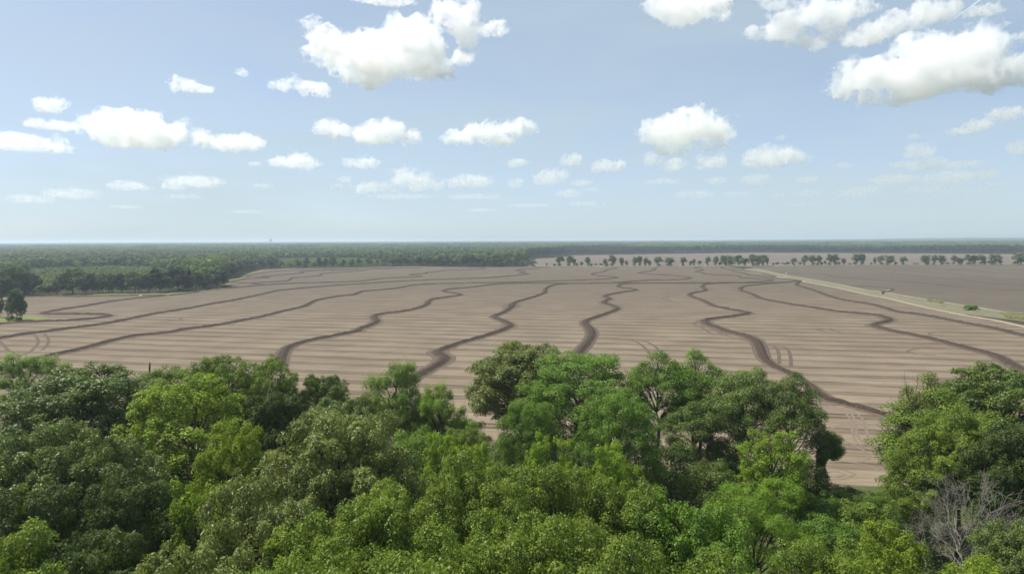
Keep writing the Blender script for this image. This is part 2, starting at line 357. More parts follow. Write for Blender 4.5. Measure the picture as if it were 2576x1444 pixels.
R_d = densify(RIGHT, 4.0); 
def nearest_w(Pa, Pb): return np.array([np.min(np.linalg.norm(Pb-p, axis=1)) for p in Pa])
B_d = densify(BANKR, 4.0); C_d = np.array([(p+B_d[np.argmin(np.linalg.norm(B_d-p, axis=1))])/2 for p in R_d]); C_d = densify(C_d[::6], 3.0)
wb = np.clip(nearest_w(C_d, B_d), 3, 12)
ribbon("grass_bank", C_d, [(-1.15, .02), (-.75, .15), (-.55, .6), (-.2, 1.0), (.05, .85), (.3, .3), (.5, .4), (.8, .2), (1.05, .02)], M_GRASS, .6, 3, wb)
k = NT("dirt_track"); n_ = k.noise(k.pos(), .6, 5, .7); M_DIRT = k.done(k.bsdf(k.mix(k.ramp(n_, .3, .7), (.225, .185, .125), (.33, .28, .20)), .95, .1))
ribbon("dirt_track", densify(RIGHT[:-1]+np.array([-3.6, -1.0]), 4), [(-1.6, .014), (-.8, .03), (0, .05), (.8, .03), (1.6, .014)], M_DIRT, .02, 5)
ribbon("dirt_track", densify(BANKR+np.array([1.5, .5]), 4), [(-1.2, .014), (0, .04), (1.2, .014)], M_DIRT, .02, 6)
# ------------------------------------------------------------------ levees across the field (ridge with a borrow furrow each side)
LEV = [
 [('L4', 250, 1300, 420, 1250, 560, 1218, 700, 1190, 900, 1140, 1000, 1110, 1100, 1083, 1300, 1045, 1600, 1015, 1790, 980), ('Z1', 300, 1085, 600, 1040, 800, 1000, 1100, 940, 1400, 865, 1600, 820, 1750, 785, 1830, 740, 1900, 705, 2100, 660, 2300, 630, 2480, 612),
  ('Z2', 130, 590, 200, 565, 400, 545, 680, 522, 850, 490, 950, 472, 1100, 458, 1300, 448, 1600, 443, 1900, 436, 2300, 428, 2560, 424), ('Z3', 500, 412, 900, 400, 1300, 384, 1500, 372, 1625, 353, 1560, 343, 1400, 332, 1270, 315, 1250, 300, 1300, 285, 1420, 268, 1460, 245, 1500, 232, 1620, 210)],
 [('L5', 365, 1340, 385, 1270, 420, 1190, 480, 1145, 560, 1115, 650, 1093), ('Z1', 2000, 1265, 2300, 1205, 2560, 1150), ('Z2', 150, 1130, 280, 1085, 390, 1040, 430, 1000, 395, 955, 400, 925, 500, 900, 700, 875, 900, 845, 1080, 800, 1180, 755, 1210, 705, 1260, 680, 1400, 660, 1600, 630, 1690, 608, 1630, 592, 1500, 575, 1430, 552, 1500, 530, 1750, 508, 1950, 487, 2150, 460, 2350, 447, 2560, 442),
  ('Z3', 500, 440, 900, 441)],
 [('D', 1000, 975, 1035, 955, 1070, 935, 1110, 912, 1118, 900, 1100, 886), ('Z2', 1480, 1405, 1600, 1355, 1900, 1270, 2200, 1180, 2400, 1100, 2430, 1060, 2350, 1010, 2220, 960, 2190, 930, 2300, 890, 2400, 830, 2480, 765), ('Z3', 30, 780, 100, 725, 250, 680, 400, 635, 540, 580, 545, 540, 580, 500, 640, 475, 750, 455, 900, 445, 1200, 440, 1600, 437, 2000, 439, 2560, 437),
  ('Z4', 300, 435, 800, 431, 1200, 428, 1450, 408, 1550, 392, 1480, 380, 1100, 357, 1060, 340, 1000, 325, 700, 312, 540, 300, 520, 288, 400, 265, 510, 240, 480, 228, 380, 210, 450, 195, 520, 186)],
 [('L6', 860, 1290, 920, 1230), ('Z3', 1080, 1444, 1180, 1330, 1250, 1210, 1230, 1130, 1150, 1050, 1160, 1000, 1300, 950, 1500, 880, 1630, 820, 1560, 770, 1440, 740, 1450, 700, 1520, 670, 1440, 635, 1500, 610, 1700, 575, 1920, 540, 1850, 522, 1700, 505, 1640, 480, 1700, 455, 1900, 443, 2560, 441), ('Z4', 800, 438, 1400, 436, 1750, 424, 1900, 410, 1960, 405)],
 [('Z3', 1500, 437, 1750, 420, 2000, 400, 2300, 390, 2560, 385), ('Z4', 250, 376, 325, 358, 250, 345, 0, 322), ('Z3', 2300, 315, 1990, 293, 1940, 285, 2050, 265, 2190, 242, 2170, 228, 2220, 205)],
 [('R3', 1480, 590, 1340, 562, 1230, 535, 1180, 522, 1100, 498, 1000, 470, 930, 455, 860, 415, 780, 352, 680, 292, 600, 258, 545, 215, 525, 170, 515, 140, 490, 110, 430, 80), ('Z4', 1100, 1210, 900, 1170, 750, 1110, 600, 1060, 530, 1010, 560, 985, 700, 965, 950, 935, 1150, 900, 1200, 888, 1100, 860, 950, 835, 700, 785, 580, 730, 500, 690, 350, 640, 305, 605, 350, 585, 500, 560, 545, 540, 500, 490, 520, 460, 700, 443, 1000, 437)],
 [('D', 2640, 955, 2560, 925), ('L7', 2300, 1200, 2100, 1147), ('Z5', 1900, 1368, 1600, 1288, 1250, 1215, 1000, 1165, 800, 1118, 660, 1075, 690, 1048, 850, 1015, 890, 980, 830, 945, 700, 915, 300, 880, 0, 845), ('Z4', 2200, 810, 1900, 765, 1500, 695, 1350, 655, 1250, 600, 1100, 555, 1065, 520, 1110, 490, 1300, 465, 1500, 445, 1750, 427, 1900, 408, 1960, 405)],
 [('D', 2700, 872, 2640, 858), ('L7', 2576, 1015, 2300, 950, 2050, 905, 1800, 855, 1600, 820, 1400, 795, 1300, 765, 1150, 725, 900, 685, 750, 645, 600, 590, 450, 545), ('Z4', 1910, 455, 1930, 425, 1960, 405, 1800, 382, 1600, 362, 1400, 340, 1200, 318, 1140, 295, 1050, 278, 950, 250, 880, 228, 800, 210, 785, 188)],
 [('Z4', 1600, 335, 1400, 290, 1250, 262, 1100, 240, 950, 230)],
 [('L4', -150, 938, 0, 930, 300, 910, 600, 900, 800, 888, 950, 872, 1055, 850, 960, 840, 700, 836, 480, 837, 410, 828, 600, 790, 800, 762, 1000, 725, 1300, 685, 1500, 668, 1640, 655, 1780, 640), ('Z1', 0, 590, 120, 575, 180, 550, 400, 530, 800, 500, 1100, 470, 1400, 450, 1800, 435, 2100, 425, 2560, 413), ('Z2', 200, 408, 350, 390, 500, 370, 650, 362, 900, 348, 1040, 342, 1100, 332, 1000, 322, 925, 315, 1000, 302, 1160, 292, 1180, 278, 1350, 262, 1500, 245, 1800, 235, 2000, 225, 2040, 212)],
 [('L4', -200, 1095, 0, 1068, 200, 1035, 400, 1010, 700, 970, 1000, 930, 1300, 870, 1500, 830, 1790, 785), ('Z1', 300, 760, 600, 710, 900, 650, 1200, 585, 1350, 550, 1600, 525, 2000, 490, 2300, 465, 2560, 452), ('Z2', 300, 440, 600, 420, 1000, 400, 1500, 378, 2000, 362, 2300, 342, 2560, 318), ('Z3', 200, 312, 300, 300, 220, 288, 155, 283, 245, 268, 180, 258, 105, 247, 200, 235, 400, 215, 520, 195, 620, 186)],
 [('L4', 180, 674, 240, 671, 500, 662, 700, 667, 1000, 661, 1300, 658, 1600, 656)],
 [('Z1', 1150, 465, 950, 443, 700, 425, 655, 415, 750, 395, 900, 375, 1150, 360, 1225, 352, 1050, 342, 890, 332, 920, 315, 1000, 298, 1200, 275, 1300, 262, 1600, 247, 2000, 237, 2500, 225), ('Z2', 300, 214, 700, 204)],
 [('Z1', 960, 440, 1200, 425, 1450, 408, 1520, 395, 1560, 365, 1700, 350, 1900, 335, 2000, 320, 1995, 302, 2200, 280, 2560, 257), ('Z2', 300, 235, 500, 225, 800, 213, 1100, 208)],
 [('Z1', 1120, 342, 1300, 320, 1600, 300, 1740, 278, 1690, 268, 1900, 255, 2300, 242, 2560, 236)],
]
def nz1(n, cell, rng):
    g = rng.random(int(n/cell)+4); x = np.arange(n)/cell; i = x.astype(int); f = x-i; f = f*f*(3-2*f); return g[i]*(1-f)+g[i+1]*f
for i, parts in enumerate(LEV):
    P = densify(chain(*parts), 1.6); rng = np.random.default_rng(50+i)
    T = np.gradient(P, axis=0); ang = np.unwrap(np.arctan2(T[:, 1], T[:, 0])); curv = np.abs(np.gradient(ang))/1.6
    kk = np.ones(25)/25; curv = np.convolve(np.pad(curv, 12, mode='edge'), kk, 'valid')
    w = .35+np.clip(curv*15, 0, 1.3)+.45*nz1(len(P), 16, rng); w = np.convolve(np.pad(w, 6, mode='edge'), np.ones(13)/13, 'valid')
    ribbon("levee", P, [(-3.9, .013), (-3.0, .06), (-2.3, .05), (-1.7, .12), (-1.2, .38), (-.55, .76), (0, .84), (.5, .76), (1.2, .4), (1.7, .12), (2.3, .05), (3.0, .06), (3.9, .013)], M_LEVEE, .46, 50+i, w, core=1.7, taper=np.interp(P[:, 1], [140, 190, 250], [.52, .62, 1.0]) if i == 5 else None)
LEV2 = [
 [('Z4', 1600, 275, 1800, 290, 2200, 300, 2400, 320), ('Z5', 0, 328, 200, 360, 500, 380, 900, 405, 1300, 430, 1600, 460, 2000, 500, 2560, 535), ('D', 2700, 735)],
 [('Z5', 880, 235, 1300, 260, 1700, 285, 2100, 320, 2560, 370), ('D', 2700, 708)], [('Z5', 700, 275, 1200, 320, 1600, 360, 2100, 400, 2300, 435, 2560, 450), ('D', 2700, 722)],
 [('Z5', 1350, 195, 1700, 230, 2560, 285), ('D', 2700, 692)], [('Z5', 2300, 205, 2567, 235), ('D', 2700, 684)],
 [('Z5', 330, 476, 700, 495, 900, 515, 940, 535, 880, 555, 800, 566)],
]
for i, parts in enumerate(LEV2):
    P = densify(chain(*parts), 2.5)
    ribbon("levee", P, [(-3.0, .015), (-2.0, .08), (-.8, .45), (0, .5), (.8, .45), (2.0, .08), (3.0, .015)], M_LEVEE, .2, 90+i)
# tractor turn marks pressed into the soil
k = NT("pressed_soil"); n_ = k.noise(k.pos(), .9, 5, .7); M_TRACK = k.done(k.bsdf(k.mix(k.ramp(n_, .3, .7), (.062, .047, .036), (.130, .100, .074)), .95, .1))
k = NT("dry_pressed_soil"); n_ = k.noise(k.pos(), .9, 5, .7); M_TRACK2 = k.done(k.bsdf(k.mix(k.ramp(n_, .3, .7), (.115, .088, .064), (.21, .166, .122)), .95, .1))
TR = [
 [('Z3', 1350, 1250, 1600, 1255, 1800, 1275, 1950, 1330, 2080, 1440), ('D', 1640, 905)], [('Z3', 1400, 1255, 1850, 1272, 2060, 1310, 2200, 1385, 2290, 1470)],
 [('R3', 560, 135, 600, 145, 625, 180, 630, 245)], [('R3', 600, 140, 660, 148, 690, 185, 697, 260)],
 [('Z3', 2560, 590, 2420, 610, 2330, 645, 2310, 665, 2360, 695, 2460, 720, 2560, 735)], [('Z3', 2560, 610, 2440, 625, 2380, 650, 2400, 680, 2480, 715, 2560, 728)],
 [('Z4', 520, 985, 430, 1005, 365, 1030, 390, 1060, 480, 1090, 640, 1190, 800, 1210)], [('Z4', 530, 1060, 640, 1115, 760, 1180, 900, 1230, 1150, 1300)],
 [('Z4', 480, 465, 400, 485, 400, 505, 460, 540, 520, 548)], [('Z4', 1080, 480, 990, 505, 980, 530, 1060, 555)], [('Z4', 1180, 620, 1260, 670, 1400, 700)],
 [('L4', 330, 1030, 370, 1090, 350, 1140, 280, 1200, 200, 1230)], [('L4', 430, 1020, 470, 1090, 440, 1150, 400, 1180)], [('L4', 0, 1090, 80, 1180, 200, 1240)],
 [('L4', 1600, 880, 1640, 895, 1580, 910, 1300, 935)], [('L4', 1720, 870, 1745, 885, 1650, 905)],
 [('L7', 680, 945, 640, 955, 720, 980, 860, 990)], [('L7', 760, 945, 780, 965, 860, 985)], [('L7', 1840, 1125, 1560, 1140, 1480, 1165, 1580, 1190, 1750, 1195)], [('L7', 1850, 980, 1700, 990, 1700, 1005, 1850, 1020)],
 [('R3', 880, 480, 1000, 520, 1040, 580, 1050, 640, 1080, 700, 1180, 740)], [('R3', 920, 480, 1030, 520, 1065, 580, 1075, 650, 1110, 690, 1200, 715)], [('R3', 1000, 490, 1090, 540, 1120, 600, 1140, 680)],
 [('R3', 950, 640, 1000, 680, 1100, 730, 1140, 780, 1120, 800, 900, 800)], [('R3', 870, 640, 960, 600, 1060, 570, 1190, 560)], [('R3', 880, 830, 1000, 850, 1060, 870, 1000, 900, 880, 905)], [('R3', 860, 810, 1000, 800, 1130, 820, 1200, 850)],
 [('R3', 860, 870, 960, 858, 1010, 876, 960, 890, 880, 888)],
]
for i, parts in enumerate(TR):
    P = densify(chain(*parts), 1.5)
    hw = .6 if i < 20 else .3
    ribbon("wheel_track", P, [(-hw, .013), (0, .03), (hw, .013)], M_TRACK if i < 20 else M_TRACK2, 0, i)
# ------------------------------------------------------------------ trees: branching wood and crowns of single leaves
def unit(v): return v/(np.linalg.norm(v, axis=-1, keepdims=True)+1e-9)
def leaf_mesh(name, C, Nn, Ax, L, Wd, tint, mat):
    """one folded rhombic leaf per row: centre, normal, long axis, length, width"""
    Nn = unit(Nn); Ax = unit(Ax-Nn*(Ax*Nn).sum(1, keepdims=True)); B = np.cross(Nn, Ax)
    L = L[:, None]*.5; Wd = Wd[:, None]*.5; n = len(C)
    V = np.stack([C-Ax*L, C+B*Wd+Nn*Wd*.25, C+Ax*L, C-B*Wd+Nn*Wd*.25], 1).reshape(-1, 3)
    me = mesh_from(name, V, np.arange(n*4).reshape(n, 4)); me.materials.append(mat)
    a = me.attributes.new("tint", 'FLOAT', 'POINT'); a.data.foreach_set("value", np.repeat(np.clip(tint, 0, 1), 4).astype(np.float32))
    return me
def tube_mesh(name, paths, mat, sides=6):
    VV, FF = [], []; base = 0; rng = np.random.default_rng(1)
    for P, R in paths:
        P = np.asarray(P, float); n = len(P); T = unit(np.gradient(P, axis=0)); ref = np.where(np.abs(T[:, 2:3]) > .9, [[1., 0, 0]], [[0, 0, 1.]])
        U = unit(np.cross(T, ref)); Vv = np.cross(T, U); a = np.arange(sides)*2*math.pi/sides
        ring = P[:, None]+(U[:, None]*np.cos(a)[None, :, None]+Vv[:, None]*np.sin(a)[None, :, None])*np.asarray(R)[:, None, None]
        VV.append(ring.reshape(-1, 3)); i = np.arange(n-1)[:, None]*sides; j = np.arange(sides)[None]
        FF.append(np.stack([base+i+j, base+i+(j+1) % sides, base+i+sides+(j+1) % sides, base+i+sides+j], 2).reshape(-1, 4)); base += n*sides
    me = mesh_from(name, np.concatenate(VV), np.concatenate(FF), True); me.materials.append(mat); return me
def bough(a, b, r0, r1, rng, n=7, wob=.08, lift=.12):
    t = np.linspace(0, 1, n)[:, None]; L = np.linalg.norm(b-a); P = a*(1-t)+b*t
    w = rng.normal(0, wob*L, (n, 3))*np.sin(t*math.pi); P = P+w*.5; P[:, 2] += (np.sin(t[:, 0]*math.pi))*lift*L
    return P, r0*(1-t[:, 0])+r1*t[:, 0]
def grow(kind, seed, H, R, mat, lobes=22, lobe_r=(.26, .42), clump_r=(.7, 1.25), per=150, leaf=(.20, .13), base=.3, flat=1.0, top=1.0, upright=0.0,
         droop=0.0, spread=1.0, twig=False, sparse=1.0, dens=1.0, squash=.8, trunk_r=.32, lean=0.0, inner=.18, column=0, gap=.62):
    rng = np.random.default_rng(seed); hc = H*base; vz = (H-hc)
    # lobes set inside a dome-shaped envelope
    cs, rs = [], []; tries = 0
    while len(cs) < lobes and tries < 4000:
        tries += 1
        d = unit(rng.normal(size=3)); d[2] = abs(d[2])**.8*(1 if rng.random() < .86 else -.35); r = R*rng.uniform(*lobe_r)
        rad = rng.uniform(.42, 1.0)**.5
        e = np.array([d[0]*(R-r*.8), d[1]*(R-r*.8), d[2]*(vz*.62-r*.6)*top])*rad; c = np.array([0, 0, hc+vz*.38])+e
        if all(np.linalg.norm((c-q)/np.array([1, 1, .8])) > gap*(r+s) for q, s in zip(cs, rs)) or tries > 2500:
            c[0] += lean*R*(c[2]-hc)/vz; cs.append(c); rs.append(r)
    cs = np.array(cs); rs = np.array(rs)
    if column:
        hz = np.linspace(.12, .6, column)*H; cs = np.concatenate([cs, np.stack([rng.normal(0, R*.22, column), rng.normal(0, R*.22, column), hz], 1)]); rs = np.concatenate([rs, R*rng.uniform(.28, .42, column)])
    zt = (cs[:, 2]+rs*.8).max(); cs[:, 2] += (H-.3-zt)*np.clip((cs[:, 2]-hc)/vz, 0, 1)
    C, N, A, T = [], [], [], []; tips = []
    for c, r in zip(cs, rs):
        k = max(4, int(dens*2.8*(r/np.mean(clump_r))**2))
        d = unit(rng.normal(size=(k, 3))); d[:, 2] = np.where(rng.random(k) < .78, np.abs(d[:, 2]), d[:, 2])
        p = c+d*r*np.array([1, 1, squash])*rng.uniform(.72, 1.1, (k, 1))
        q = np.ones(k, bool)
        for c2, r2 in zip(cs, rs):
            if c2 is c: continue
            q &= (np.linalg.norm((p-c2)/np.array([1, 1, squash]), axis=1) > r2*.72)
        q &= rng.random(k) < sparse; p, d = p[q], d[q]
        for pp, dd in zip(p, d):
            rc = rng.uniform(*clump_r); m = int(per*(rc/np.mean(clump_r))**2*rng.uniform(.7, 1.2))
            up = unit(dd*.55*spread+np.array([0, 0, .75+upright])); o = unit(rng.normal(size=(m, 3))); s = (o*up).sum(1)
            o = np.where((s < -.25)[:, None], -o, o); rad = rng.uniform(.15, 1, (m, 1))**.38
            off = o*rc*rad; hz = (off*up).sum(1, keepdims=True); off = off-up*hz*(1-flat)
            if upright: off = off+up*(np.abs(rng.normal(0, rc*upright, (m, 1))))-off*.35*upright
            if droop: off[:, 2] -= droop*rc*(np.linalg.norm(off[:, :2], axis=1)/rc)**2
            C.append(pp+off); N.append(unit(o*.75+up*.45+rng.normal(0, .42, (m, 3))))
            ax = unit(off+rng.normal(0, rc*.35, (m, 3))+np.array([0, 0, -droop*rc*1.6+upright*rc])); A.append(ax)
            T.append(np.clip(.5+rng.normal(0, .17)+rng.normal(0, .16, m), 0, 1)); tips.append((pp, c))
        m = int(inner*k*per*1.4)
        o = unit(rng.normal(size=(m, 3)))*rng.uniform(.1, .85, (m, 1))**.5*r; C.append(c+o*np.array([1, 1, squash])); N.append(unit(rng.normal(size=(m, 3))+np.array([0, 0, .6])))
        A.append(unit(rng.normal(size=(m, 3)))); T.append(rng.uniform(.2, .6, m))
    C, N, A, T = map(np.concatenate, (C, N, A, T)); n = len(C); sz = rng.lognormal(0, .22, n)
    crown = leaf_mesh(kind+"_crown", C, N, A, leaf[0]*sz, leaf[1]*sz, T, mat)
    paths = []; fork = np.array([lean*R*.3, 0, max(hc*.9, H*.18)])
    paths.append(bough(np.array([0, 0, -.3]), fork, trunk_r, trunk_r*.75, rng, 6, .03, 0)); topc = np.array([lean*R*.8, 0, H*.78])
    paths.append(bough(fork, topc, trunk_r*.75, .06, rng, 8, .05, 0)); sp = paths[1][0]
    for c, r in zip(cs, rs):
        i = min(len(sp)-1, max(0, int((c[2]-fork[2])/(topc[2]-fork[2]+.01)*len(sp)*.6))); paths.append(bough(sp[i], c, trunk_r*.38, .05, rng))
    for j in rng.permutation(len(tips))[:int(len(tips)*(.9 if twig else .35))]:
        pp, c = tips[j]; paths.append(bough(c+(pp-c)*.1, pp+(pp-c)*.05, .05, .014, rng, 4))
    trunk = tube_mesh(kind+"_trunk", paths, M_BARK)
    return crown, trunk, H, R
def bare_tree(kind, seed, H, R, mat, levels=5, r0=.22, up=.55, n0=5):
    rng = np.random.default_rng(seed); paths = []
    def rec(p, d, L, r, lev):
        e = p+d*L; P, Rr = bough(p, e, r, r*.62, rng, 6, .07, .02); paths.append((P, Rr))
        if lev == 0: return
        for q in range(rng.integers(2, 4) if lev < levels else n0):
            t = rng.uniform(.35, 1.0) if lev < levels else rng.uniform(.5, 1); s = P[min(5, int(t*5.99))]
            nd = unit(d*.8+rng.normal(0, .55, 3)+np.array([0, 0, up*.35])); rec(s, nd, L*rng.uniform(.55, .8), max(r*.55*(1.2-t*.3), .011), lev-1)
        rec(e, unit(d+rng.normal(0, .25, 3)), L*.7, max(r*.6, .011), lev-1)
    rec(np.array([0, 0, -.2]), np.array([.03, 0, 1.]), H*.34, r0, levels)
    zmax = max(P[:, 2].max() for P, _ in paths); xr = np.percentile(np.concatenate([np.abs(P[:, 0]) for P, _ in paths]), 99)
    paths = [(P*np.array([R/xr, R/xr, H/zmax]), Rr) for P, Rr in paths]
    return tube_mesh(kind+"_wood", paths, mat, 5)
K = {}
FINE = dict(lobe_r=(.15, .27), clump_r=(.48, .85), per=80, gap=.74, squash=.9, inner=.22)
K['oak_a'] = grow('oak', 11, 22, 7.5, M_LEAF['oak'], 58, leaf=(.19, .125), **FINE)
K['oak_b'] = grow('oak', 12, 22, 7.0, M_LEAF['oak'], 48, leaf=(.19, .125), **FINE)
K['oak_c'] = grow('oak', 13, 24, 8.5, M_LEAF['oak'], 66, leaf=(.19, .125), **FINE)
K['gloss'] = grow('oak', 14, 22, 8.0, M_LEAF['oak2'], 60, leaf=(.23, .15), **FINE)
K['deep'] = grow('broadleaf', 15, 21, 7.5, M_LEAF['deep'], 36, (.20, .32), (.6, 1.0), per=110, leaf=(.19, .12), base=.15, squash=.85, gap=.78, inner=.22)
K['open'] = grow('broadleaf', 16, 21, 6.0, M_LEAF['deep'], 22, (.20, .34), (.75, 1.2), per=150, leaf=(.20, .13), base=.24, sparse=.95, twig=True, inner=.12, dens=1.4)
K['darkopen'] = grow('broadleaf', 17, 20, 6.0, M_LEAF['oak2'], 22, (.22, .34), (.75, 1.2), per=150, leaf=(.2, .13), base=.2, sparse=.95, twig=True, inner=.12, dens=1.4)
K['lime'] = grow('lime_green', 18, 20, 6.0, M_LEAF['lime'], 30, (.16, .28), (.45, .85), per=70, leaf=(.22, .16), base=.25, upright=.35, squash=1.15)
K['yellow'] = grow('yellow_green', 19, 23, 7.5, M_LEAF['yellow'], 40, (.15, .26), (.5, .95), per=75, leaf=(.24, .17), base=.2, upright=.25, squash=1.15)
K['pecan_a'] = grow('pecan', 20, 24, 9.0, M_LEAF['pecan'], 64, leaf=(.28, .10), base=.25, droop=.25, **FINE)
K['pecan_b'] = grow('pecan', 21, 23, 7.0, M_LEAF['pecan'], 50, leaf=(.28, .10), base=.22, droop=.25, **FINE)
K['olive'] = grow('olive_green', 22, 21, 8.0, M_LEAF['olive'], 64, leaf=(.26, .14), base=.1, droop=.15, **FINE)
K['dark'] = grow('compound_leaf', 23, 21, 7.5, M_LEAF['dark'], 50, leaf=(.30, .09), base=.25, flat=.7, droop=.25, **FINE)
K['grey'] = grow('grey_green', 24, 23, 9.0, M_LEAF['grey'], 66, leaf=(.26, .13), base=.25, **FINE)
K['cypress'] = grow('cypress', 25, 19, 6.5, M_LEAF['cypress'], 34, (.16, .30), (.7, 1.2), per=230, leaf=(.30, .05), base=.18, flat=.35, upright=.25, squash=.6, spread=1.5, sparse=.85, inner=.05, twig=True)
K['willow'] = grow('willow', 26, 17, 4.6, M_LEAF['willow'], 22, (.2, .34), (.55, 1.0), per=190, leaf=(.28, .06), base=.22, upright=.8, sparse=.95, inner=.06, dens=1.6, twig=True, squash=1.1)
K['bushy'] = grow('shrub', 27, 7, 4.5, M_LEAF['oak'], 14, (.3, .48), (.6, 1.0), per=100, leaf=(.2, .13), base=.05, trunk_r=.12)
K['viny'] = grow('shrub', 28, 8, 4.0, M_LEAF['deep'], 12, (.3, .5), (.6, 1.0), per=110, leaf=(.18, .14), base=.05, trunk_r=.12, squash=1.0)
def tree(kind, name, x, y, w, H, label, cat="tree", rot=0.0, group=None, mat=None, dist=None):
    crown, trunk, h0, r0 = K[kind]
    v = ray(x, y); t = (H-CAM_H)/v[2] if dist is None else dist/np.linalg.norm(v[:2]); p = v*t; d = np.linalg.norm(p[:2])
    R = w*.5/F*math.hypot(d, CAM_H-H)
    root = link(bpy.data.objects.new(name, None)); root.location = (p[0], p[1], 0); root.rotation_euler = (0, 0, rot)
    q = max(R/r0, .74*H/h0); root.scale = (q, q, H/h0); root.empty_display_size = .5
    tag(root, label, cat, group)
    c = link(bpy.data.objects.new("crown", crown), root); link(bpy.data.objects.new("trunk", trunk), root)
    if mat:
        c.material_slots[0].link = 'OBJECT'; c.material_slots[0].material = M_LEAF[mat]
    return root
